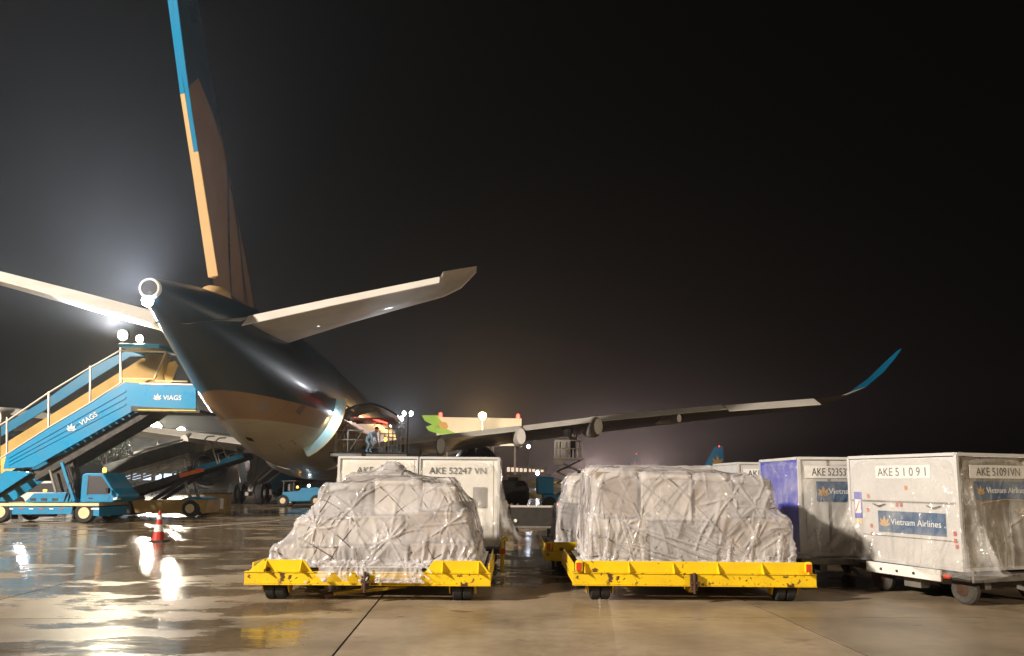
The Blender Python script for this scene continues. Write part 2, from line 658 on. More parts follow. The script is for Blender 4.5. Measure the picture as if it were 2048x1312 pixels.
def drape(boxes, W, D, res, zt, steps, seed, floor, squeeze=(), pins=(), inner=7, dx=0.0, dy=0.0, slack=1.05):
    rg_ = np.random.default_rng(seed)
    nx, ny = int(W / res) + 1, int(D / res) + 1
    P = np.zeros((ny, nx, 3), np.float32)
    P[..., 0] = np.linspace(-W / 2, W / 2, nx)[None, :] + dx
    P[..., 1] = np.linspace(-D / 2, D / 2, ny)[:, None] + dy
    P[..., 2] = zt + 0.04 + 0.02 * rg_.random((ny, nx))
    P[..., :2] += 0.006 * rg_.standard_normal((ny, nx, 2)).astype(np.float32)
    Q = P.copy()
    res = res * slack
    B = np.array(boxes, np.float32)
    mg = 0.03

    def con(A, Bv, rest, k):
        d = Bv - A
        L = np.sqrt(np.einsum('ijk,ijk->ij', d, d))[..., None] + 1e-6
        c = d * (k * 0.5 * (L - rest) / L)
        A += c
        Bv -= c

    def lines(ax, rest, k):
        for o_ in (0, 1):
            if ax == 0:
                n_ = (P.shape[1] - o_) // 2 * 2 + o_
                con(P[:, o_:n_:2], P[:, o_ + 1:n_:2], rest, k)
            else:
                n_ = (P.shape[0] - o_) // 2 * 2 + o_
                con(P[o_:n_:2], P[o_ + 1:n_:2], rest, k)
    pinned = None
    for st in range(steps):
        V = (P - Q) * 0.93
        np.clip(V, -0.045, 0.045, out=V)
        Q = P.copy()
        P = P + V
        P[..., 2] -= 0.0022
        if squeeze:
            z0, z1, amt, sx, sy = squeeze
            w = np.clip((z1 - P[..., 2]) / (z1 - z0), 0, 1) * amt * min(1, max(0, (st - steps * 0.45) / (steps * 0.2)))
            ox = np.clip(np.abs(P[..., 0]) - sx, 0, 1) * np.sign(P[..., 0])
            oy = np.clip(np.abs(P[..., 1]) - sy, 0, 1) * np.sign(P[..., 1])
            P[..., 0] -= ox * w
            P[..., 1] -= oy * w
        for it in range(inner):
            lines(0, res, 1.0)
            lines(1, res, 1.0)
            if it % 2 == 0:
                con(P[:-1, :-1], P[1:, 1:], res * 1.4142, 0.35)
                con(P[:-1, 1:], P[1:, :-1], res * 1.4142, 0.35)
        con(P[:, :-2], P[:, 2:], res * 2, 0.06)
        con(P[:-2], P[2:], res * 2, 0.06)
        if pins and st > steps * 0.55:
            if pinned is None:
                pinned = []
                for (px_, py_, pz_), tgt in pins:
                    d = ((P - np.array((px_, py_, pz_), np.float32)) ** 2).sum(-1)
                    pinned.append((np.unravel_index(d.argmin(), d.shape), np.array(tgt, np.float32)))
            for idx, tgt in pinned:
                i, j = idx
                P[i, j] += (tgt - P[i, j]) * 0.2
        touch = np.zeros(P.shape[:2], bool)
        for x0, x1, y0, y1, z0, z1 in B:
            x, y, z = P[..., 0], P[..., 1], P[..., 2]
            ins = (x > x0 - mg) & (x < x1 + mg) & (y > y0 - mg) & (y < y1 + mg) & (z < z1 + mg) & (z > z0 - 0.3)
            if not ins.any():
                continue
            p = P[ins]
            pen = np.stack([p[:, 0] - (x0 - mg), (x1 + mg) - p[:, 0], p[:, 1] - (y0 - mg), (y1 + mg) - p[:, 1], (z1 + mg) - p[:, 2]], 1)
            w = pen.argmin(1)
            v = pen[np.arange(len(w)), w]
            p[w == 0, 0] -= v[w == 0]
            p[w == 1, 0] += v[w == 1]
            p[w == 2, 1] -= v[w == 2]
            p[w == 3, 1] += v[w == 3]
            p[w == 4, 2] += v[w == 4]
            P[ins] = p
            touch |= ins
        fx, fy, fz, lowz = floor
        fl = np.where((np.abs(P[..., 0]) < fx) & (np.abs(P[..., 1]) < fy), fz, lowz)
        low = P[..., 2] < fl
        P[..., 2] = np.maximum(P[..., 2], fl)
        touch |= low
        Q[touch] += (P[touch] - Q[touch]) * 0.3
    return P


def grid_normals(P):
    du = np.gradient(P, axis=1)
    dv = np.gradient(P, axis=0)
    nn = np.cross(du, dv)
    return nn / (np.linalg.norm(nn, axis=-1, keepdims=True) + 1e-6)


def upsample(P):
    ny, nx = P.shape[:2]
    A = np.zeros((2 * ny - 1, nx, 3), np.float32)
    A[::2] = P
    A[1::2] = (P[:-1] + P[1:]) / 2
    A[3:-3:2] = (9 * (P[1:-2] + P[2:-1]) - (P[:-3] + P[3:])) / 16
    B = np.zeros((2 * ny - 1, 2 * nx - 1, 3), np.float32)
    B[:, ::2] = A
    B[:, 1::2] = (A[:, :-1] + A[:, 1:]) / 2
    B[:, 3:-3:2] = (9 * (A[:, 1:-2] + A[:, 2:-1]) - (A[:, :-3] + A[:, 3:])) / 16
    return B


def crumple(P, res, stars, swoops, seed, nrand, amp=1.0, front=1.75):
    """raise real folds in the film: stars of creases at the ties, long pulled folds, random creases"""
    rg_ = np.random.default_rng(seed)
    P = upsample(upsample(P))
    ny, nx = P.shape[:2]
    s_ = res / 4
    W, D = (nx - 1) * s_, (ny - 1) * s_
    H = np.zeros((ny, nx), np.float32)

    def fold(a, b, bow, w, h, t0=0.0):
        a, b = np.array(a), np.array(b)
        L = np.linalg.norm(b - a) + 1e-6
        nrm = np.array((-(b - a)[1], (b - a)[0])) / L
        m_ = max(4, int(L / .06))
        ts = np.linspace(0, 1, m_)
        C = a[None] + (b - a)[None] * ts[:, None] + nrm[None] * (bow * 4 * ts * (1 - ts))[:, None]
        for k in range(m_ - 1):
            p, q = C[k], C[k + 1]
            t = (ts[k] + ts[k + 1]) / 2
            tp = (min(1, (t + t0) / .18) * min(1, (1 - t) / .35))
            if tp <= 0:
                continue
            j0, j1 = int((min(p[0], q[0]) - w) / s_), int((max(p[0], q[0]) + w) / s_) + 2
            i0, i1 = int((min(p[1], q[1]) - w) / s_), int((max(p[1], q[1]) + w) / s_) + 2
            j0, i0, j1, i1 = max(0, j0), max(0, i0), min(nx, j1), min(ny, i1)
            if j1 <= j0 or i1 <= i0:
                continue
            X = (np.arange(j0, j1) * s_)[None, :] - p[0]
            Y = (np.arange(i0, i1) * s_)[:, None] - p[1]
            d = q - p
            l2 = d @ d + 1e-9
            tt = np.clip((X * d[0] + Y * d[1]) / l2, 0, 1)
            dist = np.sqrt((X - tt * d[0]) ** 2 + (Y - tt * d[1]) ** 2)
            v = h * tp * np.clip(1 - dist / w, 0, 1) ** 1.3
            H[i0:i1, j0:j1] = np.maximum(H[i0:i1, j0:j1], v)
    for c in stars:
        d = ((P - np.array(c, np.float32)) ** 2).sum(-1)
        i, j = np.unravel_index(d.argmin(), d.shape)
        c0 = (j * s_, i * s_)
        n_ = rg_.integers(11, 17)
        for k in range(n_):
            an = 2 * math.pi * (k + rg_.random() * .8) / n_
            ln_ = .18 + .5 * rg_.random() ** 1.4
            fold(c0, (c0[0] + ln_ * math.cos(an), c0[1] + ln_ * math.sin(an)), rg_.normal(0, .03), .018 + .018 * rg_.random(), (.008 + .024 * rg_.random()) * amp, .2)
    for (a, b, bow) in swoops:
        for k in range(4):
            o_ = rg_.normal(0, .05, 4)
            fold((a[0] + o_[0], a[1] + o_[1]), (b[0] + o_[2], b[1] + o_[3]), bow * (1 + rg_.normal(0, .2)), .017 + .016 * rg_.random(), (.016 + .026 * rg_.random()) * amp)
    for k in range(90):
        a = (W * rg_.random(), front * (.15 + .9 * rg_.random()))
        an = math.pi / 2 + rg_.normal(0, .6)
        ln_ = .35 + .7 * rg_.random()
        fold(a, (a[0] + ln_ * math.cos(an), a[1] + ln_ * math.sin(an)), rg_.normal(0, .09), .04 + .05 * rg_.random(), (.010 + .02 * rg_.random()) * amp)
    for k in range(nrand):
        edge = rg_.random()
        if edge < .62:
            a = (W * rg_.random(), front * rg_.random() ** .8)
            an = math.pi / 2 + rg_.normal(0, .75)
        elif edge < .85:
            a = (1.6 * rg_.random() + (0 if rg_.random() < .5 else W - 1.6), D * rg_.random())
            an = rg_.normal(0, .7)
        else:
            a = (W * rg_.random(), D * rg_.random())
            an = 2 * math.pi * rg_.random()
        ln_ = .12 + .55 * rg_.random() ** 1.6
        fold(a, (a[0] + ln_ * math.cos(an), a[1] + ln_ * math.sin(an)), rg_.normal(0, .05), .010 + .022 * rg_.random(), (.004 + .014 * rg_.random() ** 1.5) * amp)
    # soft billow
    lo_ = rg_.standard_normal((ny // 16 + 3, nx // 16 + 3)).astype(np.float32)
    yi, xi = np.linspace(0, lo_.shape[0] - 1.01, ny), np.linspace(0, lo_.shape[1] - 1.01, nx)
    y0, x0 = yi.astype(int), xi.astype(int)
    fy, fx = (yi - y0)[:, None], (xi - x0)[None]
    fy, fx = fy * fy * (3 - 2 * fy), fx * fx * (3 - 2 * fx)
    n_ = (lo_[y0][:, x0] * (1 - fx) + lo_[y0][:, x0 + 1] * fx) * (1 - fy) + (lo_[y0 + 1][:, x0] * (1 - fx) + lo_[y0 + 1][:, x0 + 1] * fx) * fy
    H += (.006 * amp * (n_ + 1)).astype(np.float32)
    N = grid_normals(P)
    if N[ny // 2, nx // 2, 2] < 0:
        N = -N
    return P + N * H[..., None]


TRIM = {}


def grid_mesh(P, name, mat, sub=1):
    ny, nx = P.shape[:2]
    idx = np.arange(ny * nx).reshape(ny, nx)
    f = np.stack([idx[:-1, :-1], idx[:-1, 1:], idx[1:, 1:], idx[1:, :-1]], -1).reshape(-1, 4)
    if name in TRIM and P is TRIM[name][0]:
        c = P.reshape(-1, 3)[f].mean(1)
        wob = .05 * np.sin(c[:, 0] * 23) + .03 * np.sin(c[:, 2] * 61 + c[:, 0] * 40)
        x0, x1 = TRIM[name][1]
        drop = (c[:, 1] < -1.245) & (c[:, 2] < .12) & ((c[:, 0] < x0 + wob + .5 * c[:, 2]) | (c[:, 0] > x1 + wob))
        drop |= (c[:, 1] < -1.3) & (c[:, 2] < -.10 + 1.2 * wob * (c[:, 0] < .1) - .07 * (c[:, 0] > .1))
        f = f[~drop]
    me = bpy.data.meshes.new(name)
    me.from_pydata(P.reshape(-1, 3).tolist(), [], f.tolist())
    me.materials.append(mat)
    me.polygons.foreach_set('use_smooth', [True] * len(me.polygons))
    return me


FILMS = {}


def film_object(P, mat, parent, sub=1):
    if id(P) not in FILMS:
        FILMS[id(P)] = grid_mesh(P, 'plastic_wrap', mat)
    o = inst('plastic_wrap', FILMS[id(P)], parent)
    if sub:
        m = o.modifiers.new('sub', 'SUBSURF')
        m.levels = m.render_levels = sub
    return o


def net_object(P, parent, step=9, off=0.005, r=0.009):
    N = grid_normals(P)
    G = P - N * off
    ny, nx = P.shape[:2]
    mb = MB()
    for sgn in (1, -1):
        for st in range(-ny, nx + ny, step):
            line = []
            for i in range(0, ny, 2):
                j = st + sgn * i
                if 0 <= j < nx and G[i, j, 2] > 0.05:
                    line.append(G[i, j])
                else:
                    if len(line) > 3: mb.path(line, r, 4)
                    line = []
            if len(line) > 3: mb.path(line, r, 4)
    return mb.build('cargo_net', M['net'], parent)


def cargo(name, label, loc, rz, boxes, mats, P, PF, group, net_step=9, film=None):
    t = thing(name, label, 'cargo', loc, rz, group)
    MB().span(-1.59, 1.59, -1.22, 1.22, 0, 0.02).build('pallet', M['alu'], t)
    for b, mk in zip(boxes, mats):
        e_ = .012
        MB().span(b[0] + e_, b[1] - e_, b[2] + e_, b[3] - e_, b[4], b[5] - e_).build('carton', M[mk], t, bevel=0.02)
    film_object(PF, film or M['film'], t, 0)
    net_object(P, t, net_step)
    return t


boxA = [(-1.46, -.50, -1.10, .0, .02, .26), (-.47, .48, -1.12, -.1, .02, .30), (.51, 1.46, -1.10, -.05, .02, .34),
        (-1.46, -.4, .05, 1.10, .02, .30), (-.38, .55, .0, 1.12, .02, .4), (.58, 1.46, .0, 1.10, .02, .4),
        (-1.16, -.42, -1.02, -.1, .27, .66), (-.40, .40, -1.03, -.1, .31, .72), (.42, 1.36, -1.0, -.1, .35, .78),
        (-1.10, -.2, .1, 1.04, .31, .95), (-.18, .55, .1, 1.05, .41, .95), (.58, 1.36, .1, 1.02, .41, .9),
        (-.88, -.1, -.84, .0, .67, 1.16), (-.08, .62, -.80, .0, .73, 1.24), (.64, 1.16, -.78, .0, .79, 1.16),
        (-.72, .25, .1, .98, .96, 1.33), (.28, 1.08, .1, .96, .96, 1.26), (-.14, .20, .0, .5, 1.34, 1.50)]
matA = ['carton_w', 'carton_g', 'carton', 'carton', 'carton_w', 'carton_g', 'carton_w', 'carton_w', 'carton', 'carton', 'carton_w', 'carton_g', 'carton_g', 'carton_w', 'carton_w', 'carton', 'carton_w', 'carton_g']
pinA = [((-.85, -1.3, .55), (-.85, -1.10, .56)), ((.25, -1.3, .38), (.22, -1.16, .40)), ((1.1, -1.3, .62), (1.05, -1.10, .60)),
        ((-.3, -1.2, .8), (-.35, -.98, .80)), ((1.5, -.8, .5), (1.45, -.75, .5)), ((.62, -1.2, .95), (.62, -.92, .95)), ((-1.3, -1.3, .3), (-1.32, -1.12, .3))]
colA = boxA + [(-1.74, 1.74, -1.43, -1.27, -.3, -.03), (-1.68, -.86, -1.40, -1.36, -.1, .13), (.88, 1.70, -1.40, -1.36, -.1, .13)]
PA = drape(colA, 5.6, 6.1, 0.042, 1.45, 180, 3, (1.62, 1.23, 0.035, -0.22), squeeze=(0.0, .5, 0.05, 1.42, 1.12), pins=pinA, dy=-0.35)
PAF = crumple(PA, .042 * 1.05, [t for _, t in pinA[:4:1]], [((3.4, 1.0), (1.6, .25), .15), ((3.4, .75), (4.6, .2), -.12), ((2.2, 1.5), (3.1, .7), .1), ((4.2, 1.4), (4.4, .5), .05), ((2.6, 1.5), (2.5, .8), -.06)], 5, 620)

TRIM['plastic_wrap'] = (PAF, (-.72, .80))
boxB = [(-1.46, -.6, -1.10, .0, .02, .70), (-.57, .35, -1.12, -.1, .02, .66), (.38, 1.44, -1.10, .0, .02, .72),
        (-1.45, -.3, .05, 1.10, .02, .8), (-.28, .62, .0, 1.10, .02, .74), (.65, 1.45, .05, 1.10, .02, .8),
        (-1.40, -.75, -1.04, -.1, .72, 1.40), (-.72, .05, -1.05, -.15, .68, 1.36), (.08, .62, -1.02, -.1, .68, 1.34), (.66, 1.24, -1.03, -.1, .74, 1.30),
        (-1.42, -.2, 0, 1.05, .8, 1.47), (-.15, .62, 0, 1.05, .76, 1.47), (.66, 1.26, 0, 1.05, .82, 1.36)]
matB = ['carton_w', 'carton_g', 'carton', 'carton', 'carton_w', 'carton_g', 'carton', 'carton_w', 'carton', 'carton_g', 'carton_w', 'carton', 'carton_w']
pinB = [((1.0, -1.25, .9), (.95, -1.08, .88)), ((1.5, -1.2, .55), (1.46, -1.14, .52)), ((-.75, -1.25, .70), (-.74, -1.10, .70)),
        ((.65, -1.3, 1.0), (.64, -1.08, 1.02)), ((-1.5, -1.1, .6), (-1.47, -1.08, .6)), ((.2, -1.3, .66), (.2, -1.14, .66)), ((-.2, -1.3, .3), (-.22, -1.15, .32))]
PB = drape(boxB, 6.1, 5.3, 0.042, 1.5, 170, 8, (1.66, 1.30, 0.035, 0.0), squeeze=(0.0, 1.4, 0.05, 1.42, 1.10), pins=pinB, dx=0.1)
PBF = crumple(PB, .042 * 1.05, [t for _, t in pinB[:4]], [((2.0, 1.5), (4.4, .75), -.18), ((2.5, 1.6), (4.6, .8), -.2), ((3.0, 1.6), (4.7, .9), -.2), ((1.9, 1.2), (3.2, .75), -.1), ((4.75, .7), (3.2, .35), .08), ((2.1, 1.6), (2.2, .5), .05), ((4.3, 1.6), (4.7, .8), .04), ((4.1, 1.6), (3.8, .9), .05), ((2.2, .72), (4.6, .66), -.06), ((2.0, .66), (3.6, .6), .04)], 9, 620)

# film for one baggage container (origin at its base, overhang towards -x)
PC = drape([(-1.226, .781, 0, 1.53, 0, 1.626)], 4.2, 3.9, 0.05, 1.65, 120, 5, (9, 9, 0.02, 0.02), dx=-0.22, dy=0.765,
           pins=[((-.2, -.3, .5), (-.2, -.05, .5)), ((.95, .8, .4), (.83, .8, .45))])
PC = crumple(PC, .05 * 1.05, [(-.2, -.05, .5), (.83, .8, .45), (.8, 0, 1.3)], [((1.4, 1.1), (2.6, .3), .1), ((3.2, 1.6), (4.2, .9), .1), ((3.3, 2.2), (4.1, 1.2), .1), ((2.4, 1.1), (2.9, .2), .05)], 21, 260, .8, 1.15)

# ------------------------------------------------------------------ yellow pallet dollies
DW, DD = 3.44, 2.75
tyre_me = MB().lathe([(0.06, -.068), (.15, -.068), (.172, -.05), (.172, .05), (.15, .068), (.06, .068)], (0, 0, 0), (1, 0, 0), 28).mesh('wheel', M['rubber'], True)
hub_me = MB().lathe([(0.055, -.06), (.055, .06)], (0, 0, 0), (1, 0, 0), 14).mesh('hub', M['rust'])
roller_me = MB().tube((-1.55, 0, 0), (1.55, 0, 0), 0.028, 10).mesh('roller', M['grey_steel'], True)


def dolly(name, label, loc, rz, style, group):
    t = thing(name, label, 'dolly', loc, rz, group)
    w = DW / 2
    y = M['yellow']
    for nm, yy in (('front_beam', 0.0), ('rear_beam', DD - .07)):
        mb = MB().span(-w, w, yy, yy + .07, .235, .385)
        mb.span(-w - .004, w + .004, yy - .012, yy + .10, .388, .402)
        mb.span(-w - .004, w + .004, yy - .012, yy + .10, .220, .233)
        mb.build(nm, M['yellow_worn'], t, bevel=.006)
    for s in (-1, 1):
        mb = MB().span(s * (w - .05) - .05, s * (w - .05) + .05, .102, DD - .09, .24, .386)
        mb.build('side_beam', M['yellow_worn'], t, bevel=.006)
        # raised side guide
        MB().span(s * (w - .03) - .012, s * (w - .03) + .012, .25, DD - .2, .388, .50).build('side_guide', y, t, bevel=.004)
    for k in range(3):
        MB().span(-w + .11, w - .11, .55 + k * .8, .63 + k * .8, .25, .37).build('cross_beam', M['yellow_worn'], t)
    for k in range(9):
        inst('roller', roller_me, t, (0, .25 + k * .28, .412))
    for yy in ((0.0,) if style == 'gap' else (0.0,)):
        if style == 'gap':
            for x0, x1, a, b_ in ((-w + .05, -.78, .28, .0), (.80, w - .02, .0, .24)):
                # stop plate, sloping cheeks outside two gussets
                pl_ = [(x0 - .0, yy + .02, .403), (x1 + .0, yy + .02, .403), (x1 - .12, yy + .02, .565), (x0 + .20 if a else x0 + .12, yy + .02, .565)]
                MB().prism(pl_, (0, .014, 0)).build('stop_plate', y, t, bevel=.003)
                for gx in (x0 + .24, x1 - .16):
                    MB().prism([(gx, yy + .019, .403), (gx, yy - .10, .403), (gx, yy + .019, .56)], (.014, 0, 0)).build('gusset', y, t, bevel=.002)
        else:
            MB().span(-w + .07, w - .05, yy + .02, yy + .036, .403, .562).build('stop_plate', y, t, bevel=.004)
            for k in range(6):
                gx = -w + .16 + k * (DW - .30) / 5
                MB().prism([(gx, yy + .019, .403), (gx, yy - .085, .403), (gx, yy + .019, .556)], (.014, 0, 0)).build('gusset', y, t, bevel=.002)
            for gx in (-w + .09, w - .115):
                lb = MB().span(gx - .055, gx + .055, yy - .045, yy + .016, .405, .575).build('lamp_box', y, t, bevel=.03)
                MB().span(gx - .045, gx + .02, yy - .060, yy - .046, .43, .545).build('reflector', M['tail_red'], lb, bevel=.005)
    # casters
    for sx in (-1, 1):
        for yy in (.24, DD - .40):
            c = MB().span(sx * 1.32 - .20, sx * 1.32 + .20, yy - .17, yy + .17, .205, .219).build('caster', y, t)
            for q in (-1, 1):
                MB().prism([(sx * 1.32 + q * .170, yy - .13, .206), (sx * 1.32 + q * .170, yy + .13, .206), (sx * 1.32 + q * .170, yy + .06, .09), (sx * 1.32 + q * .170, yy - .06, .09)], (q * .02, 0, 0)).build('fork', y, c, bevel=.004)
                inst('wheel', tyre_me, c, (sx * 1.32 + q * .072, yy, .172))
            inst('hub', hub_me, c, (sx * 1.32, yy, .172))
    # hitch and tow bar
    h = MB().span(-.02 - .05, .03, -.07, -.013, .17, .40)
    h.span(-.075, .055, -.10, -.07, .26, .30)
    h.tube((-.02, -.085, .13), (-.02, -.085, .42), .02, 10)
    h.build('hitch', M['rust'], t, bevel=.004)
    if style == 'gap':
        MB().bar((-.55, .30, .06), (.42, .85, .10), .09, .05).build('tow_bar', y, t, bevel=.005)
        MB().bar((-.55, .30, .06), (-.66, .25, .03), .12, .06).build('tow_eye', M['rust'], t)
    else:
        MB().bar((.0, .2, .14), (.0, 1.3, .16), .08, .06).build('tow_bar', y, t, bevel=.005)
        MB().span(-w + .22, -w + .36, .9, 1.5, .15, .22).build('brake_arm', M['rust'], t)
    return t


G1 = 'yellow pallet dollies'
fa = at(735, 1153, 10.72)
d1 = dolly('pallet_dolly', 'yellow dolly with two separate stop plates under the lumpy white wrapped load', (fa.x, 10.72, 0), R(0), 'gap', G1)
fb = at(1389, 1153, 10.85)
d2 = dolly('pallet_dolly', 'yellow dolly with one long ribbed stop plate and red lamps, nearest on the right', (fb.x, 10.85, 0), R(-0.5), 'full', G1)
fc = at(1330, 1110, 14.15)
d3 = dolly('pallet_dolly', 'yellow dolly mostly hidden behind the nearest right-hand dolly', (0.62 + DW / 2, 14.15, 0), R(0), 'full', G1)
G2 = 'film wrapped cargo pallets'
c1 = cargo('wrapped_cargo', 'lumpy sloping cargo load under crumpled milky film on the left yellow dolly', (fa.x + .02, 10.72 + 1.40, .442), 0, boxA, matA, PA, PAF, G2)
c2 = cargo('wrapped_cargo', 'boxy cargo load tightly wrapped in film on the right yellow dolly', (fb.x + .05, 10.85 + 1.42, .442), R(-0.5), boxB, matB, PB, PBF, G2)
c3 = copy_tree(c2)
c3.location = (0.66 + DW / 2, 14.15 + 1.40, .442)
c3.rotation_euler.z = R(180)
c3['label'] = 'wrapped cargo load showing left behind the boxy wrapped load'

# ------------------------------------------------------------------ baggage containers
PROF = [(.781, 0), (.781, 1.626), (-1.226, 1.626), (-1.226, .62), (-.781, 0)]
EMB = [(-.5, .0), (-.35, .45), (0, 1), (.35, .45), (.5, .0), (0, -.3)]


def lotus(parent, loc, rz, size, mat, front=1, name='emblem'):
    mb = MB()
    for a, ln_ in ((-65, .7), (-35, .9), (0, 1.0), (35, .9), (65, .7)):
        c, s_ = math.cos(R(a)), math.sin(R(a))
        pts = [(0, 0), (.16, .35), (.12, .7), (0, 1), (-.12, .7), (-.16, .35)]
        mb.prism([((x * c + y * s_) * size * ln_, 0, (-x * s_ + y * c) * size * ln_) for x, y in pts], (0, .001 + .0004 * (a + 70) / 35, 0))
    o = mb.build(name, mat, parent, loc=loc, rz=rz)
    return o


def container(name, label, loc, rz, code, face_mat, side_mat, style, film=True, group='baggage containers on dollies'):
    t = thing(name, label, 'container', loc, rz, group)
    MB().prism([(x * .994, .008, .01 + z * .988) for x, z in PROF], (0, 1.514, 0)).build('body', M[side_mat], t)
    # panel sheets, each its own piece
    MB().prism([(x * .985, -.001, .012 + z * .982) for x, z in PROF], (0, .008, 0)).build('front_panel', M[face_mat], t)
    # aluminium edge profiles
    fr = MB()
    for yy in (0, 1.53):
        for i in range(5):
            a, b_ = PROF[i], PROF[(i + 1) % 5]
            fr.bar((a[0], yy, a[1] + .02), (b_[0], yy, b_[1] + .02), .045, .045)
    for x, z in PROF:
        fr.bar((x, 0, z + .02), (x, 1.53, z + .02), .044, .044)
    fr.build('edge_frame', M['alu'], t)
    MB().span(-.80, .80, -.02, 1.55, 0, .018).build('base_sheet', M['alu'], t)
    if style == 'profile':
        # cross rail, door rails, rivet strips on the front face
        MB().span(-1.19, .76, -.012, -.002, .93, .955).build('door_rail', M['grey_steel'], t)
        MB().span(-.98, .76, -.008, -.002, .40, .415).build('door_rail', M['grey_steel'], t)
        for gx in (-.62, .38):
            MB().path([(gx - .12, -.02, .90), (gx, -.035, .865), (gx + .12, -.02, .90)], .010, 6).build('handle_strap', M['dark_steel'], t)
    p = MB()
    p.span(.782, .786, .1, 1.43, .01, 1.6)
    p.build('side_panel', M[side_mat], t)
    for yy in (() if side_mat == 'white_box' else (.5, 1.0)):
        MB().span(.787, .797, yy - .02, yy + .02, .03, 1.6).build('side_post', M['grey_steel'], t)
    return t


def code_plate(t, body, where, size, loc, w, h, sfx=.88):
    # where: 'front' = face y=0, 'side' = face x=+.78
    rz = 0 if where == 'front' else R(90)
    n_ = Vector((0, -1, 0)) if where == 'front' else Vector((1, 0, 0))
    loc = Vector(loc)
    pl_ = MB().box((0, 0, 0), (w, .004, h)).build('code_plate', M['plate_white'], t, loc=loc, rz=rz)
    text(body, size, M['black_ink'], pl_, (0, -.0045, -.005), 0, sx=sfx)
    return pl_


def airline_sticker(t, where, loc, w, h, size):
    rz = 0 if where == 'front' else R(90)
    s_ = MB().box((0, 0, 0), (w, .004, h)).build('sticker', M['sticker_blue'], t, loc=loc, rz=rz)
    lotus(s_, (-w * .40, -.0045, -h * .22), 0, h * .5, M['gold'])
    text('Vietnam Airlines', size, M['white_ink'], s_, (w * .07, -.0045, 0), 0)
    return s_


def cdolly(name, label, loc, rz, group):
    """low grey container dolly, origin on the ground under the container origin"""
    t = thing(name, label, 'dolly', loc, rz, group)
    mb = MB().span(-.98, .98, -.12, 1.66, .34, .43)
    mb.build('deck', M['dark_steel'], t, bevel=.01)
    MB().span(-.80, .55, -.165, -.122, .30, .46).build('side_plate', M['white'], t, bevel=.008)
    for gx in (-.5, -.2, .1):
        MB().tube((gx, -.18, .37), (gx, -.164, .37), .02, 8).build('bolt', M['rust'], t)
    MB().span(.982, 1.02, -.10, 1.20, .335, .435).build('end_plate', M['grey_steel'], t, bevel=.006)
    MB().span(.60, .70, -.17, -.124, .36, .42).build('reflector', M['tail_red'], t)
    MB().span(-.9, .9, .25, .37, .22, .338).build('frame_rail', M['grey_steel'], t)
    MB().span(-.9, .9, 1.15, 1.27, .22, .338).build('frame_rail', M['grey_steel'], t)
    MB().span(-.25, .05, .02, .20, .14, .30).build('step_box', M['grey_steel'], t)
    for x in (-.72, .72):
        for yy in (.10, 1.42):
            w = MB().lathe([(.07, -.06), (.17, -.06), (.205, -.03), (.205, .03), (.17, .06), (.07, .06)], (x, yy, .205), (0, 1, 0), 26).build('wheel', M['tyre_grey'], t, smooth=True)
            MB().lathe([(.09, -.066), (.03, -.075)], (x, yy, .205), (0, 1, 0), 14).build('hub', M['rust'], w)
            MB().span(x - .03, x + .03, yy - .03, yy + .03, .22, .34).build('axle_block', M['dark_steel'], t)
    MB().bar((.98, .76, .26), (1.30, .76, .2), .05, .05).build('tow_bar', M['grey_steel'], t)
    return t


GD = 'grey container dollies'


def place_container(corner, rz, local=(.781, 0), z=.462):
    c, s_ = math.cos(rz), math.sin(rz)
    return (corner[0] - (local[0] * c - local[1] * s_), corner[1] - (local[0] * s_ + local[1] * c), z)


# nearest right-hand container
rz1 = R(-70)
pc = at(1917, 1000, 10.75)
L1 = place_container((pc.x, 10.75), rz1)
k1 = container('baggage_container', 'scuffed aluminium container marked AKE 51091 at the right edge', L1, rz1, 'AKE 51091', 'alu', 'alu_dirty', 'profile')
code_plate(k1, 'AKE 5 1 0 9 1', 'front', .185, (-.16, -.006, 1.40), 1.02, .20)
airline_sticker(k1, 'front', (-.05, -.006, .63), 1.22, .33, .135)
code_plate(k1, 'AKE 51091VN', 'side', .17, (.800, .80, 1.40), 1.15, .19)
airline_sticker(k1, 'side', (.800, .86, 1.13), 1.1, .26, .12)
ph = MB().span(-1.14, -.98, -.010, -.002, .66, 1.08).build('document_pouch', M['panel_blue'], k1, bevel=.003)
MB().span(-1.12, -1.0, -.014, -.0105, .74, .96).build('paper', M['plate_white'], ph)
MB().bar((-1.11, -.016, .76), (-1.02, -.016, .94), .018, .003, up=(0, 1, 0)).build('paper_stripe', M['red'], ph)
MB().span(-1.13, -.99, -.010, -.002, .56, .645).build('note', M['cream'], k1)
for gx, gz, mk in ((-.28, .90, 'red'), (-.20, .90, 'red'), (-.10, 1.16, 'orange'), (-.80, .55, 'red'), (-.80, .42, 'red'), (.70, .52, 'red'), (.70, .42, 'red'), (.72, .34, 'red'), (-.86, .80, 'orange'), (-.84, 1.02, 'orange')):
    MB().span(gx - .022, gx + .022, -.016, -.0125, gz - .03, gz + .03).build('sticker_mark', M[mk], k1)
st_ = MB().path([(.795, .42, .95), (.80, .9, 1.0), (.80, 1.4, .98)], .012, 6)
st_.build('tie_rope', M['tan'], k1)
for k in range(5):
    MB().path([(.80, 1.1 + .1 * k, .85 - .04 * k), (.815, 1.16 + .1 * k, .80), (.80, 1.25 + .08 * k, .86 - .05 * k)], .014, 6).build('tie_rope', M['tan'], k1)
film_object(PC, M['film_clear'], k1, 0)
cd1 = cdolly('container_dolly', 'grey dolly with white side plate under the container marked 51091', (L1[0], L1[1], 0), rz1, GD)

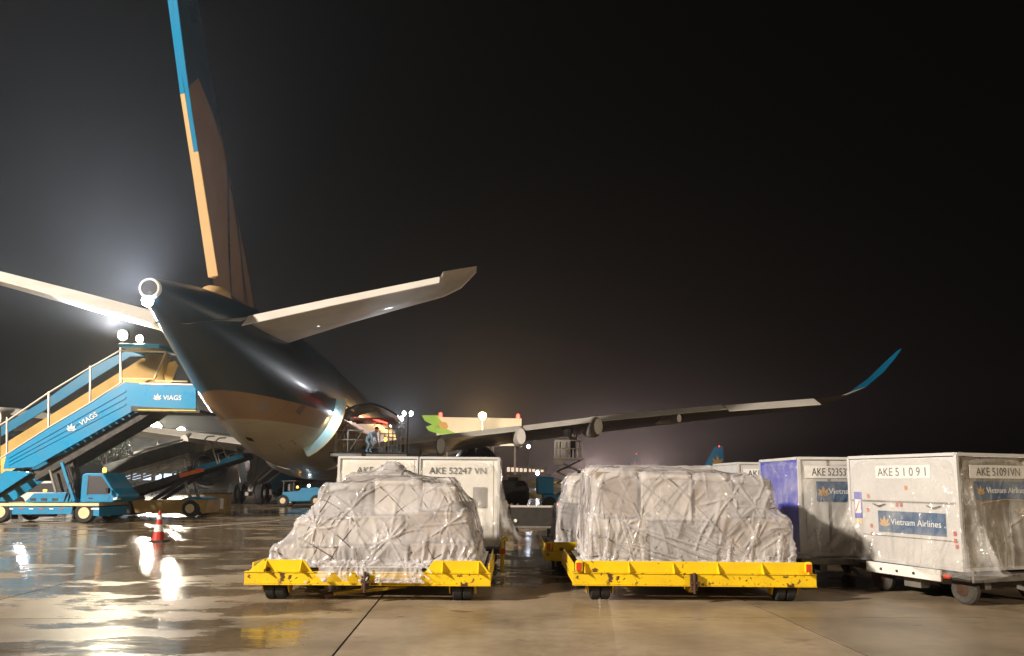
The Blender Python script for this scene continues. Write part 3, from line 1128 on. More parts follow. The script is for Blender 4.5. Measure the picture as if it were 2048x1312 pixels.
# second right-hand container
rz2 = R(-90)
pc = at(1600, 1000, 13.0)
L2 = place_container((pc.x, 13.0), rz2)
k2 = container('baggage_container', 'container with a violet-blue end panel and plate AKE 52353', L2, rz2, 'AKE 52353', 'panel_blue', 'alu', 'plain')
code_plate(k2, 'AKE 52353VN', 'side', .185, (.800, .60, 1.41), 1.02, .21, .70)
airline_sticker(k2, 'side', (.800, .86, 1.08), 1.15, .34, .135)
film_object(PC, M['film_clear'], k2, 0)
cdolly('container_dolly', 'grey dolly under the container with the violet-blue end', (L2[0], L2[1], 0), rz2, GD)

for (px_, Y, lab, dl, cod, fm) in ((1478, 16.6, 'container whose white AKE plate peeks over the boxy wrapped load', 'grey dolly under the container whose AKE plate peeks over the load', 'AKE 5', 'alu'),
                                   (1392, 20.4, 'farthest right-hand container, a blue panel on its side', 'grey dolly under the farthest right-hand container', '', 'alu')):
    pc = at(px_, 1000, Y)
    L3 = place_container((pc.x, Y), rz2)
    k3 = container('baggage_container', lab, L3, rz2, cod, fm, 'alu', 'plain')
    if cod:
        code_plate(k3, cod, 'side', .19, (.800, .42, 1.42), .62, .2)
        MB().span(.802, .806, .8, 1.1, 1.3, 1.56).build('notice', M['white_box'], k3)
    else:
        MB().span(.802, .806, .55, 1.05, 1.1, 1.58).build('blue_panel', M['sticker_blue'], k3)
    cdolly('container_dolly', dl, (L3[0], L3[1], 0), rz2, GD)

# two white wrapped containers behind the left load
for (px_, lab, dl, cod) in ((835, 'white film-wrapped container marked 52247 behind the lumpy load', 'grey dolly under the white container marked 52247', 'AKE 52247 VN'),
                            (676, 'white film-wrapped container left of the one marked 52247', 'grey dolly under the left white container', 'AKE')):
    Y = 14.35
    pc = at(px_, 1000, Y)
    L4 = place_container((pc.x, Y), rz2)
    k4 = container('baggage_container', lab, L4, rz2, cod, 'white_box', 'white_box', 'plain')
    text(cod if '52247' in cod else 'AKE', .175, M['black_ink'], k4, (.799, .76 if '52247' in cod else .5, 1.40), R(90))
    film_object(PC, M['film_clear'], k4, 0)
    if '52247' in cod:
        MB().span(.802, .806, 1.05, 1.3, .72, 1.1).build('notice', M['carton_g'], k4)
        hk = thing('coupling_hook', 'small yellow coupling hook with orange reflector beside the left load', 'hook', (pc.x + 1.62, Y - .42, 0))
        MB().path([(0, 0, .02), (0, 0, .62), (.06, 0, .68), (.1, 0, .60)], .035, 8).build('post', M['yellow'], hk, smooth=True)
        MB().span(-.06, .06, -.05, -.01, .36, .46).build('reflector', M['orange'], hk, bevel=.01)
    cdolly('container_dolly', dl, (L4[0], L4[1], 0), rz2, GD)

# ------------------------------------------------------------------ the aircraft (local frame: x right, y forward from the tail cone, z up)
TH = R(5.0)
TX = at(300, 583, 19.5).x
AIR = thing('aircraft', 'dark blue wide-body airliner seen from behind, its tail towering at the left', 'aircraft', (TX, 19.5, 0), TH)


def aw(l, s, z):
    c, s_ = math.cos(TH), math.sin(TH)
    return Vector((TX + l * c - s * s_, 19.5 + l * s_ + s * c, z))


SEC = [(0.0, 6.98, 6.42, .28), (1.0, 7.20, 6.18, .46), (3.0, 7.58, 5.70, .88), (5.0, 7.85, 5.20, 1.26), (8.0, 8.16, 4.42, 1.78), (11.0, 8.32, 3.68, 2.22),
       (14.0, 8.40, 3.04, 2.58), (17.0, 8.42, 2.56, 2.82), (20.0, 8.42, 2.26, 2.94), (24.0, 8.42, 2.10, 2.98), (34.0, 8.42, 2.05, 2.98), (46.0, 8.42, 2.10, 2.98),
       (56.0, 8.42, 2.15, 2.96), (60.0, 8.25, 2.25, 2.75), (63.0, 7.65, 2.55, 2.25), (65.0, 6.75, 3.05, 1.55), (66.3, 5.75, 3.65, .8), (66.8, 5.0, 4.3, .2)]


def sec_at(s):
    for a, b in zip(SEC, SEC[1:]):
        if a[0] <= s <= b[0]:
            t = (s - a[0]) / (b[0] - a[0])
            return [a[i] + (b[i] - a[i]) * t for i in range(4)]
    return SEC[-1]


def fus_point(s, ang, off=0.0):
    """ang 0 = right side, 90 = crown"""
    _, zt, zb, hw = sec_at(s)
    c, h = (zt + zb) / 2, (zt - zb) / 2
    return Vector(((hw + off) * math.cos(ang), s, c + (h + off) * math.sin(ang)))


fine_s = sorted(set([x[0] for x in SEC] + [0.5, 2, 4, 6.5, 9.5, 12.5, 15.5, 18.5, 22, 29, 40, 51, 58, 61.5, 64]))
rings = [[fus_point(s, 2 * math.pi * k / 72) for k in range(72)] for s in fine_s]


def livery():
    m, n, l, b = nmat('fuselage_livery')
    tc = n.new('ShaderNodeTexCoord')
    sp = n.new('ShaderNodeSeparateXYZ')
    l.new(tc.outputs['Object'], sp.inputs[0])
    mr = n.new('ShaderNodeMapRange')
    mr.inputs['From Min'].default_value = 2
    mr.inputs['From Max'].default_value = 9
    l.new(sp.outputs['Z'], mr.inputs['Value'])
    z1, z2 = (4.78 - 2) / 7, (4.02 - 2) / 7
    c = ramp(n, l, mr.outputs[0], [(z2 - .001, (0.60, 0.53, 0.36)), (z2 + .001, (0.40, 0.24, 0.11)), (z1 - .001, (0.40, 0.24, 0.11)), (z1 + .001, (0.005, 0.026, 0.042))])
    t = noise(n, l, 0.5, 5, sc=(1, .3, 1))
    dk = ramp(n, l, t.outputs[0], [(.3, g(.75)), (.7, g(1.05))])
    mx = n.new('ShaderNodeMix')
    mx.data_type = 'RGBA'
    mx.blend_type = 'MULTIPLY'
    mx.inputs[0].default_value = 1
    l.new(c, mx.inputs[6])
    l.new(dk, mx.inputs[7])
    # fine skin joints around the barrel
    wv = n.new('ShaderNodeMath')
    wv.operation = 'MODULO'
    l.new(sp.outputs['Y'], wv.inputs[0])
    wv.inputs[1].default_value = 3.4
    gt = n.new('ShaderNodeMath')
    gt.operation = 'GREATER_THAN'
    gt.inputs[1].default_value = .035
    l.new(wv.outputs[0], gt.inputs[0])
    jm = n.new('ShaderNodeMapRange')
    jm.inputs['To Min'].default_value = .6
    jm.inputs['To Max'].default_value = 1
    l.new(gt.outputs[0], jm.inputs['Value'])
    m2 = n.new('ShaderNodeMix')
    m2.data_type = 'RGBA'
    m2.blend_type = 'MULTIPLY'
    m2.inputs[0].default_value = 1
    l.new(mx.outputs[2], m2.inputs[6])
    l.new(jm.outputs[0], m2.inputs[7])
    l.new(m2.outputs[2], b.inputs['Base Color'])
    b.inputs['Roughness'].default_value = .40
    b.inputs['Coat Weight'].default_value = .15
    b.inputs['Coat Roughness'].default_value = .14
    t2 = noise(n, l, 0.7, 2)
    bump(n, l, t2.outputs[0], b, .08, .05)
    return m


M['livery'] = livery()
fus = MB().loft(rings).build('fuselage', M['livery'], AIR, smooth=True)
# exhaust ring at the tail cone and a black disc standing in for its shaded mouth
MB().lathe([(.205, -.03), (.23, -.07), (.265, -.065), (.285, .0), (.29, .10)], (0, -.02, 6.70), (0, 1, 0), 40, cap=False).build('exhaust_ring', M['ac_white'], AIR, smooth=True)
MB().lathe([(.215, -.05), (.20, .0), (.18, -.03), (.02, -.03)], (0, -.02, 6.70), (0, 1, 0), 30).build('exhaust_mouth', M['rubber'], AIR)
tl = MB().lathe([(.04, -.12), (.12, -.08), (.15, .02), (.09, .12)], (-.02, -.08, 6.34), (0, 1, 0), 16).build('tail_light', M['lamp_cool'], AIR, smooth=True)
for s_a, an_, w_a, h_a, mk in ((12.6, -100, .55, .28, 'rubber'), (9.0, -60, .5, .5, 'ac_grey'), (11.5, -35, .6, .45, 'ac_gold'), (14.0, -70, .8, .6, 'ac_grey')):
    an_ = math.radians(an_)
    vs = [fus_point(s_a + ds * w_a, an_ + da * h_a / 2.4, .006) for ds, da in ((-.5, -.5), (.5, -.5), (.5, .5), (-.5, .5))]
    cen = sum(vs, Vector()) / 4
    MB().prism(vs, (cen - Vector((0, s_a, 5.6))).normalized() * .006).build('access_panel', M[mk], AIR)
# windows on the right and left sides
wmesh = MB().box((0, 0, 0), (.012, .24, .36)).mesh('cabin_window', M['engine'])
for s in np.arange(15.5, 60, 1.12):
    for side in (0, 1):
        a = math.radians(16)
        p = fus_point(s, a if side == 0 else math.pi - a, .002)
        inst('cabin_window', wmesh, AIR, p, (0, -a if side == 0 else a, 0))


# --- fin and rudder
def foil(pts_le, pts_te, axis, thick, n=10):
    """lofted lens section between leading and trailing points; axis = thickness direction"""
    rr = []
    ax = Vector(axis)
    for le, te, t in zip(pts_le, pts_te, thick):
        le, te = Vector(le), Vector(te)
        up, dn = [], []
        for k in range(n + 1):
            x = (1 - math.cos(math.pi * k / n)) / 2
            h = t * (le - te).length * (2.6 * math.sqrt(max(x, 0)) * (1 - x) * .5 + .02 * (1 - x))
            p = le + (te - le) * x
            up.append(p + ax * h)
            dn.append(p - ax * h)
        rr.append(up + dn[-2:0:-1])
    return MB().loft(rr)


FZ = [7.6, 9.5, 11.4, 13.2, 15.0, 16.4, 17.2]


def lerp_tab(tab, z):
    for (z0, s0), (z1, s1) in zip(tab, tab[1:]):
        if z0 <= z <= z1:
            return s0 + (s1 - s0) * (z - z0) / (z1 - z0)
    (z0, s0), (z1, s1) = (tab[0], tab[1]) if z < tab[0][0] else (tab[-2], tab[-1])
    return s0 + (s1 - s0) * (z - z0) / (z1 - z0)


TE_T = [(8.07, 5.19), (11.37, 2.75), (12.9, 1.55), (15.08, 0.1), (17.2, -1.2)]
HG_T = [(8.1, 5.75), (11.66, 3.6), (13.22, 2.5), (15.6, 1.05), (17.2, -.1)]
LE_T = [(7.4, 12.2), (8.74, 10.2), (11.12, 7.42), (13.95, 4.53), (16.38, 1.97), (17.2, .9)]
fin = foil([(0, lerp_tab(LE_T, z), z) for z in FZ], [(0, lerp_tab(TE_T, z) + .03, z) for z in FZ], (1, 0, 0), [.10] * 7).build('fin', M['ac_navy'], AIR, smooth=True)
# rudder swung to the right, showing its left face to the rear
RD = R(42)


def rud(z, u):
    c = .34 + .16 * max(0, (12 - z) / 4)
    return Vector((math.sin(RD) * c * u, lerp_tab(TE_T, z) - math.cos(RD) * c * u, z))


def rudder_piece(z0, z1, u0, u1, mat, name, x=0.0, parent=None):
    zs = [z0 + (z1 - z0) * k / 6 for k in range(7)]
    rr = []
    for z in zs:
        a, b_ = rud(z, u0), rud(z, u1)
        n_ = Vector((math.cos(RD), math.sin(RD), 0))
        ta, tb = .10 * (1 - u0) + .012, .10 * (1 - u1) + .012
        rr.append([a + n_ * (ta + x), b_ + n_ * (tb + x), b_ - n_ * (tb + x), a - n_ * (ta + x)])
    return MB().loft(rr).build(name, mat, parent or AIR)


rudder_piece(12.95, 17.2, 0, .5, M['ac_teal'], 'rudder')
rudder_piece(11.6, 17.2, .501, 1, M['ac_teal'], 'rudder')
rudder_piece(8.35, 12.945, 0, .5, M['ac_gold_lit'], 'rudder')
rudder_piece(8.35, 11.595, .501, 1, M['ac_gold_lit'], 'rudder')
MB().lathe([(.05, 0), (.42, .5), (.50, 1.2), (.30, 2.0)], (0, 4.5, 7.62), (0, 1, .12), 20).build('fin_fairing', M['ac_gold_lit'], AIR, smooth=True)


# petals of the tail mark: flat print on both sides of the fin
def fin_half(s, z):
    le, te = lerp_tab(LE_T, z), lerp_tab(TE_T, z) + .03
    x = min(1, max(0, (le - s) / (le - te)))
    return .10 * (le - te) * (2.6 * math.sqrt(x) * (1 - x) * .5 + .02 * (1 - x))


def petal(base0, base1, tip, bulge, mat, sg_, name='petal', off=.006):
    L, Rr = [], []
    for k in range(13):
        t = k / 12
        w = (1 - t) ** .8 + bulge * math.sin(math.pi * t)
        cs = base0[0] + (base1[0] - base0[0]) * .5
        cz = base0[1]
        mx_, mz = cs + (tip[0] - cs) * t, cz + (tip[1] - cz) * t
        hw = (base1[0] - base0[0]) * .5 * w
        L.append((mx_ - hw, mz))
        Rr.append((mx_ + hw, mz))
    vs, fs = [], []
    cl = lambda s, z: min(max(s, lerp_tab(TE_T, z) + .12), lerp_tab(LE_T, z) - .30)
    for (a, z), (b_, _) in zip(L, Rr):
        for q in range(7):
            s = cl(a, z) + (cl(b_, z) - cl(a, z)) * q / 6
            vs.append((sg_ * (fin_half(s, z) + off), s, z))
    for k in range(12):
        for q in range(6):
            i = k * 7 + q
            fs.append((i, i + 1, i + 8, i + 7))
    return MB().add(vs, fs).build(name, mat, fin)


for sg_ in (1, -1):
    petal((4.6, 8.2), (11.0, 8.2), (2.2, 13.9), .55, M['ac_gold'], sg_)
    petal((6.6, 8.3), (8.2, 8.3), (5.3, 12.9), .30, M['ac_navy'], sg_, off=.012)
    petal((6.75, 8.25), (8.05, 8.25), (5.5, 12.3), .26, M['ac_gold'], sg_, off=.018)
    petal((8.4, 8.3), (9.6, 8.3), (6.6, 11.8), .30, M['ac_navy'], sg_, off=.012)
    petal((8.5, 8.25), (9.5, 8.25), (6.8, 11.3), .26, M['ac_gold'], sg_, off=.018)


# --- tailplanes with drooped elevators
def wing_plate(secs, sgn, name, mat, t, parent=AIR):
    """secs: (l, s_le, z_le, s_te, z_te)"""
    return foil([(sgn * a[0], a[1], a[2]) for a in secs], [(sgn * a[0], a[3], a[4]) for a in secs], (0, 0, 1), [t] * len(secs)).build(name, mat, parent, smooth=True)


def flap_plate(secs, sgn, chord, ang, name, mat, parent, th=.05):
    """drooped surface hinged at (l, s, z)"""
    rr = []
    for l_, s_, z_, in secs:
        c = chord(l_) if callable(chord) else chord
        a = Vector((sgn * l_, s_, z_))
        b_ = a + Vector((0, -math.cos(ang) * c, -math.sin(ang) * c))
        n_ = Vector((0, -math.sin(ang), math.cos(ang)))
        rr.append([a + n_ * th, b_ + n_ * .012, b_ - n_ * .012, a - n_ * th])
    return MB().loft(rr).build(name, mat, parent)


STAB = [(.4, 10.6, 6.95, 4.6, 6.85), (1.3, 9.6, 6.98, 4.75, 6.98), (4.2, 8.1, 7.62, 4.75, 7.70), (7.6, 6.75, 8.35, 4.70, 8.50), (7.72, 6.7, 8.38, 4.05, 8.56), (8.35, 6.1, 8.55, 4.3, 8.76), (8.85, 5.0, 8.82, 4.45, 8.90)]
for sgn in (1, -1):
    sp_ = wing_plate(STAB, sgn, 'tailplane', M['ac_white'], .085)
    flap_plate([(1.35, 4.70, 6.99), (4.2, 4.70, 7.70), (7.6, 4.66, 8.50)], sgn, lambda l_: .95 - .045 * l_, R(30), 'elevator', M['ac_white'], sp_)
    # root fillet
    MB().add([(sgn * .35, 1.4, 6.05), (sgn * 1.32, 4.2, 6.85), (sgn * 1.32, 4.75, 7.02), (sgn * .9, 4.9, 6.7)], [(0, 1, 2), (0, 2, 3), (0, 3, 1), (1, 3, 2)]).build('root_fillet', M['ac_grey'], sp_)

# --- wings
WING = [(1.5, 43.0, 3.55, 27.8, 3.55), (3.0, 41.5, 3.75, 27.5, 3.85), (10.0, 36.9, 4.40, 26.9, 4.70), (12.5, 35.4, 4.65, 26.4, 5.00), (17.0, 32.6, 5.10, 25.0, 5.52), (24.3, 28.1, 5.80, 22.9, 6.18), (29.3, 25.1, 6.25, 21.6, 6.52),
        (31.0, 23.9, 6.55, 21.0, 6.78)]
WLET = [(31.0, 23.85, 6.55, 21.05, 6.78), (32.0, 23.0, 7.0, 20.7, 7.22), (32.8, 21.9, 7.85, 20.2, 8.02), (33.25, 20.9, 8.65, 19.7, 8.78), (33.5, 19.9, 9.22, 19.45, 9.28)]
for sgn in (1, -1):
    w_ = wing_plate(WING, sgn, 'wing', M['ac_grey'], .085)
    rr = []
    for i, (l_, sl, zl, st_, zt_) in enumerate(WLET):
        nrm = Vector((-sgn * min(1, i * .3), 0, 1)).normalized()
        le, te = Vector((sgn * l_, sl, zl)), Vector((sgn * l_, st_, zt_))
        ring = []
        for k in range(7):
            x = k / 6
            ring.append(le.lerp(te, x) + nrm * (.18 * math.sqrt(x) * (1 - x) * (le - te).length * .35))
        for k in range(5, 0, -1):
            x = k / 6
            ring.append(le.lerp(te, x) - nrm * (.18 * math.sqrt(x) * (1 - x) * (le - te).length * .35))
        rr.append(ring)
    MB().loft(rr[:2]).build('winglet_root', M['ac_white'], w_, smooth=True)
    MB().loft([[p + Vector((0, 0, .003)) for p in rr[1]]] + rr[2:]).build('winglet', M['ac_teal'], w_, smooth=True)
    flap_plate([(24.35, 22.86, 6.19), (29.25, 21.56, 6.53)], sgn, .95, R(24), 'aileron', M['ac_white'], w_, .06)
    flap_plate([(12.7, 26.3, 5.03), (17.0, 24.96, 5.54), (24.2, 22.9, 6.18)], sgn, .9, R(17), 'flap', M['ac_white'], w_, .10)
    flap_plate([(3.2, 27.45, 3.88), (10.0, 26.85, 4.72), (12.6, 26.35, 5.02)], sgn, 1.0, R(15), 'flap', M['ac_white'], w_, .12)
    for l_, s_, z_ in ((7.6, 26.6, 4.05), (12.45, 25.6, 4.62), (16.9, 24.2, 5.18), (21.4, 22.9, 5.62)):
        big_ = l_ < 20
        rr2 = []
        for k in range(9):
            t = k / 8
            rad = (.40 if big_ else .2) * (math.sin(math.pi * min(1, t * .72 + .28)) ** .5 if t < 1 else .02) * (.82 if k == 0 else 1)
            hh = rad * 1.65
            cz = z_ - .25 + t * .30
            rr2.append([Vector((sgn * l_ + rad * math.cos(a) * .9, s_ - .7 + t * 6.0, cz + hh * math.sin(a))) for a in [2 * math.pi * q / 16 for q in range(16)]])
        MB().loft(rr2).build('flap_track_fairing', M['ac_white'], w_, smooth=True)
    # engine
    ec = Vector((sgn * 10.5, 0, 2.78))
    e_ = MB().lathe([(1.62, 40.2), (1.80, 41.2), (1.94, 42.8), (1.96, 44.2), (1.88, 45.4), (1.72, 46.0), (1.60, 45.8), (1.5, 44.8), (1.5, 42.0), (1.56, 40.24)], ec, (0, 1, 0), 48, cap=False).build('engine', M['engine'], AIR, smooth=True)
    MB().lathe([(1.50, 42.0), (.4, 42.1)], ec, (0, 1, 0), 40, cap=True).build('fan_duct', M['dark_steel'], e_, smooth=True)
    MB().lathe([(.98, 42.0), (.95, 40.4), (.80, 39.2), (.72, 39.15), (.72, 41.0)], ec, (0, 1, 0), 36, cap=False).build('core_nozzle', M['titan'], e_, smooth=True)
    MB().lathe([(.48, 40.2), (.40, 39.2), (.06, 38.2)], ec, (0, 1, 0), 28).build('exhaust_plug', M['titan'], e_, smooth=True)
    MB().prism([(sgn * 10.5 - .28, 36.5, 4.15), (sgn * 10.5 - .28, 45.0, 4.55), (sgn * 10.5 - .28, 44.2, 4.75), (sgn * 10.5 - .28, 36.0, 4.85), (sgn * 10.5 - .28, 34.0, 4.6)], (.56, 0, 0)).build('pylon', M['ac_grey'], e_, bevel=.1)
    MB().prism([(sgn * 10.5 - .2, 38.9, 3.55), (sgn * 10.5 - .2, 45.0, 4.5), (sgn * 10.5 - .2, 38.6, 4.5), (sgn * 10.5 - .2, 36.4, 4.3)], (.4, 0, 0)).build('pylon', M['ac_grey'], e_, bevel=.08)
# belly fairing
rr = []
for s, k in ((24.5, .1), (26.5, .7), (29, 1), (40, 1), (44, .8), (47, .15)):
    rr.append([Vector(((2.2 + 1.1 * k) * math.cos(a), s, 2.95 + (.75 + .55 * k) * math.sin(a))) for a in [2 * math.pi * q / 28 for q in range(28)]])
MB().loft(rr).build('belly_fairing', M['ac_grey'], AIR, smooth=True)

# --- landing gear
wheel_me = MB().lathe([(.25, -.24), (.55, -.26), (.68, -.18), (.70, -.08), (.70, .08), (.68, .18), (.55, .26), (.25, .24)], (0, 0, 0), (1, 0, 0), 32).mesh('tyre', M['rubber'], True)
rim_me = MB().lathe([(.33, -.265), (.20, -.20), (.20, .20), (.33, .265)], (0, 0, 0), (1, 0, 0), 20).mesh('rim', M['grey_steel'], True)
for sgn in (1, -1):
    gx, gs = sgn * 5.3, 32.7
    gear = MB().tube((gx, gs, .75), (gx - sgn * .3, gs + .5, 4.0), .20, 14).build('main_gear', M['ac_grey'], AIR, smooth=True)
    MB().bar((gx, gs - .95, .70), (gx, gs + .95, .72), .28, .30).build('bogie_beam', M['grey_steel'], gear, bevel=.05)
    MB().tube((gx, gs - .2, 1.3), (gx - sgn * 1.8, gs + .2, 3.4), .09, 8).build('side_brace', M['ac_grey'], gear)
    MB().tube((gx, gs - .1, .95), (gx, gs - .9, 2.2), .05, 8).build('torque_link', M['grey_steel'], gear)
    MB().prism([(gx + sgn * .45, gs - .9, 1.45), (gx + sgn * .50, gs + 1.0, 1.5), (gx + sgn * .95, gs + 1.0, 4.1), (gx + sgn * .9, gs - .9, 4.1)], (sgn * .05, 0, 0)).build('gear_door', M['ac_white'], gear, bevel=.01)
    for a in (-.87, .87):
        for b_ in (-.87, .87):
            t_ = inst('tyre', wheel_me, gear, (gx + a, gs + b_, .70))
            inst('rim', rim_me, gear, (gx + a, gs + b_, .70))
ng = MB().tube((0, 61.3, .55), (0, 61.6, 2.6), .14, 12).build('nose_gear', M['ac_grey'], AIR)
for a in (-.35, .35):
    inst('tyre', wheel_me, ng, (a, 61.3, .52), scale=(.7, .74, .74))

# --- rear cargo door, open on the right side
s0, s1 = 15.6, 19.6
rr = []
for k in range(9):
    an = math.radians(-62 + 60 * k / 8)
    p = fus_point(s0, an, -.08)
    q = fus_point(s0, an, .40)
    rr.append([p, q, q + Vector((0, .14, 0)), p + Vector((0, .14, 0))])
cdr = MB().loft(rr).build('cargo_door_frame', M['door_lining'], AIR, smooth=True)
rr = []
for k in range(9):
    an = math.radians(-62 + 60 * k / 8)
    q = fus_point(s0, an, .401)
    rr.append([q, q + Vector((.10, 0, .0)), q + Vector((.10, .16, 0)), q + Vector((0, .16, 0))])
MB().loft(rr).build('door_seal', M['cream'], cdr, smooth=True)
rr = []
for k in range(13):
    t = k / 12
    x = 2.85 + 2.75 * t
    z = 4.72 + .62 * math.sin(math.pi * min(1, t * .92 + .05))
    th_ = .10
    rr.append([Vector((x, s0 + .1, z)), Vector((x, s1, z)), Vector((x, s1, z - th_)), Vector((x, s0 + .1, z - th_))])
cdo = MB().loft(rr).build('cargo_door', M['ac_navy'], AIR, smooth=True)
MB().bar((2.75, s0 + .5, 5.5), (3.5, s0 + .4, 4.95), .14, .10).build('door_actuator', M['ac_white'], cdo, bevel=.02)
for k in range(4):
    MB().bar((3.0 + .1 * k, s0 + .5 + k * .9, 4.60), (5.4, s0 + .5 + k * .9, 4.62), .06, .10).build('door_rib', M['titan'], cdo)
# anti-collision beacon under the belly and marker along the loader

# ------------------------------------------------------------------ passenger stair truck at the rear left door
NY, FY = 28.4, 30.2          # near and far side of the stair flight


def np_(px, py, Y=NY):
    return at(px, py, Y)


ST = thing('stair_truck', 'blue truck-mounted passenger stairs with glazed sides at the rear left door', 'stair truck', (np_(100, 1040).x, (NY + FY) / 2, 0))
off = Vector(ST.location)


def sp3(px, py, Y=NY):
    return at(px, py, Y) - off


def xz_prism(pix, y0, y1, name, mat, parent=ST, bevel=0):
    """outline given as seen on the near side plane, extruded from y0 to y1"""
    pts = []
    for px, py in pix:
        p = at(px, py, NY) - off
        p.y = y0 - off.y
        pts.append(p)
    return MB().prism(pts, (0, y1 - y0, 0)).build(name, mat, parent, bevel=bevel)


# stringers (near and far), underside beam
upper = [(13, 906), (250, 764), (300, 768), (300, 806), (266, 822), (68, 934), (6, 938)]
for nm, y0 in (('stringer', NY), ('stringer', FY - .07)):
    so = xz_prism(upper, y0, y0 + .07, nm, M['stair_blue'], bevel=.012)
for k, dy_ in enumerate((.26, .5, .74)):
    a = [(18, 906 + 30 * dy_ * 1.0), (252, 766 + 56 * dy_), (252, 769 + 56 * dy_), (18, 909 + 30 * dy_)]
    xz_prism(a, NY - .025, NY - .002, 'pressed_rib', M['stair_blue'])
xz_prism([(60, 942), (268, 824), (300, 808), (300, 822), (276, 838), (62, 962)], NY + .25, FY - .25, 'under_beam', M['dark_steel'])
# steps of the upper flight
P0, P1 = sp3(30, 912), sp3(250, 776)
for k in range(18):
    t = k / 17
    c = P0.lerp(P1, t)
    MB().span(c.x - .02, c.x + .28, NY + .09 - off.y, FY - .09 - off.y, c.z - .03, c.z).build('step', M['grey_steel'], ST)
# lower flight going down to the left
lo_ = [(-330, 1040), (-330, 1082), (55, 944), (12, 938)]
for y0 in (NY + .10, FY - .17):
    xz_prism([(-150, 1042), (-90, 1042), (60, 944), (8, 941)], y0, y0 + .06, 'lower_stringer', M['stair_blue'])
for k in range(7):
    t = k / 6
    c = sp3(-135, 1036).lerp(sp3(20, 942), t)
    MB().span(c.x - .02, c.x + .28, NY + .17 - off.y, FY - .18 - off.y, c.z - .03, c.z).build('step', M['yellow'], ST)
# near rail: posts, handrail, glass panels
rail = MB()
rb = [(-60, 953), (-2, 918), (14, 908), (97, 855), (180, 806), (241, 766)]
rt = [(-60, 893), (-2, 852), (14, 842), (98, 785), (181, 735), (241, 701)]
for a, b_ in zip(rb, rt):
    MB().bar(sp3(*a), sp3(*b_), .06, .05).build('rail_post', M['rail'], ST)
MB().path([sp3(*p) for p in rt], .035, 8).build('handrail', M['rail'], ST)
MB().path([sp3(*p) for p in rb], .030, 8).build('bottom_rail', M['rail'], ST)
for i in range(5):
    MB().add([sp3(*rb[i]), sp3(*rb[i + 1]), sp3(*rt[i + 1]), sp3(*rt[i])], [(0, 1, 2, 3)]).build('glass_panel', M['glass'], ST)
# far side: yellow inner sheet and a blue top rail that stands higher
fr_b = [(-60, 950), (14, 905), (241, 766)]
xz_prism([(-60, 955), (241, 768), (300, 768), (300, 702), (241, 702), (-60, 888)], FY - .10, FY - .072, 'inner_sheet', M['stair_yellow'])
xz_prism([(-60, 868), (60, 796), (150, 738), (215, 698), (300, 698), (300, 684), (210, 684), (140, 716), (40, 786), (-60, 846)], FY - .06, FY + .0, 'top_rail', M['stair_blue'], bevel=.01)
for px_ in (14, 97, 180, 241):
    py_ = 906 - (px_ - 14) * .617
    MB().bar(sp3(px_, py_, FY - .04), sp3(px_, py_ - 72, FY - .04), .05).build('rail_post', M['rail'], ST)
# platform with its box, rails, end gate and lettering
xz_prism([(278, 769), (392, 772), (392, 818), (282, 816)], NY - .01, NY + .06, 'platform_skirt', M['stair_blue'], bevel=.01)
xz_prism([(250, 770), (396, 772), (396, 777), (250, 776)], NY + .061, FY - .05, 'platform_floor', M['grey_steel'])
xz_prism([(262, 812), (400, 820), (400, 826), (262, 822)], NY - .02, FY - .2, 'platform_beam', M['dark_steel'])
xz_prism([(280, 765.5), (390, 768), (390, 771), (280, 768.5)], NY - .03, NY - .012, 'bump_strip', M['rail'])
g1 = MB()
for a, b_ in (((241, 701), (332, 704)), ((332, 704), (308, 758)), ((308, 758), (244, 757)), ((241, 701), (243, 766)), ((311, 762), (375, 763))):
    MB().bar(sp3(*a), sp3(*b_), .055).build('platform_rail', M['cream'], ST)
MB().add([sp3(243, 757), sp3(308, 758), sp3(331, 704), sp3(242, 702)], [(0, 1, 2, 3)]).build('glass_panel', M['glass'], ST)
xz_prism([(322, 770), (332, 724), (345, 720), (351, 730), (335, 772)], NY + .2, NY + .26, 'door_flap', M['stair_yellow'])
xz_prism([(303, 770), (304, 722), (314, 720), (316, 770)], NY + .5, NY + .56, 'door_flap', M['stair_yellow'])
xz_prism([(252, 766), (300, 766), (300, 690), (252, 690)], FY - .30, FY - .26, 'canopy_back', M['stair_yellow'])
xz_prism([(236, 694), (318, 696), (318, 688), (236, 686)], NY + .02, FY, 'canopy', M['stair_blue'], bevel=.02)
p = sp3(345, 796)
text('VIAGS', .17 * 1.5, M['white_ink'], ST, (p.x, p.y - .02, p.z), 0, bold=.002)
p = sp3(315, 800)
lotus(ST, (p.x, p.y - .021, p.z), 0, .26, M['plate_white'])
sl = math.atan2(sp3(180, 806).z - sp3(14, 908).z, sp3(180, 806).x - sp3(14, 908).x)
p = sp3(178, 838)
text('VIAGS', .27, M['white_ink'], ST, (p.x, p.y - .034, p.z), 0, ry=-sl, bold=.002)
p = sp3(143, 862)
lotus(ST, (p.x, p.y - .034, p.z), 0, .3, M['plate_white'])
# lift mast and struts
MB().bar(sp3(122, 912, NY + .5), sp3(146, 1004, NY + .5), .30, .9).build('lift_mast', M['dark_steel'], ST)
MB().bar(sp3(124, 925, NY + .02), sp3(149, 1002, NY + .02), .10, .10).build('lift_strut', M['truck_blue'], ST)
MB().bar(sp3(-40, 1010, NY + .4), sp3(70, 946, NY + .4), .20, .25).build('lift_strut', M['dark_steel'], ST)
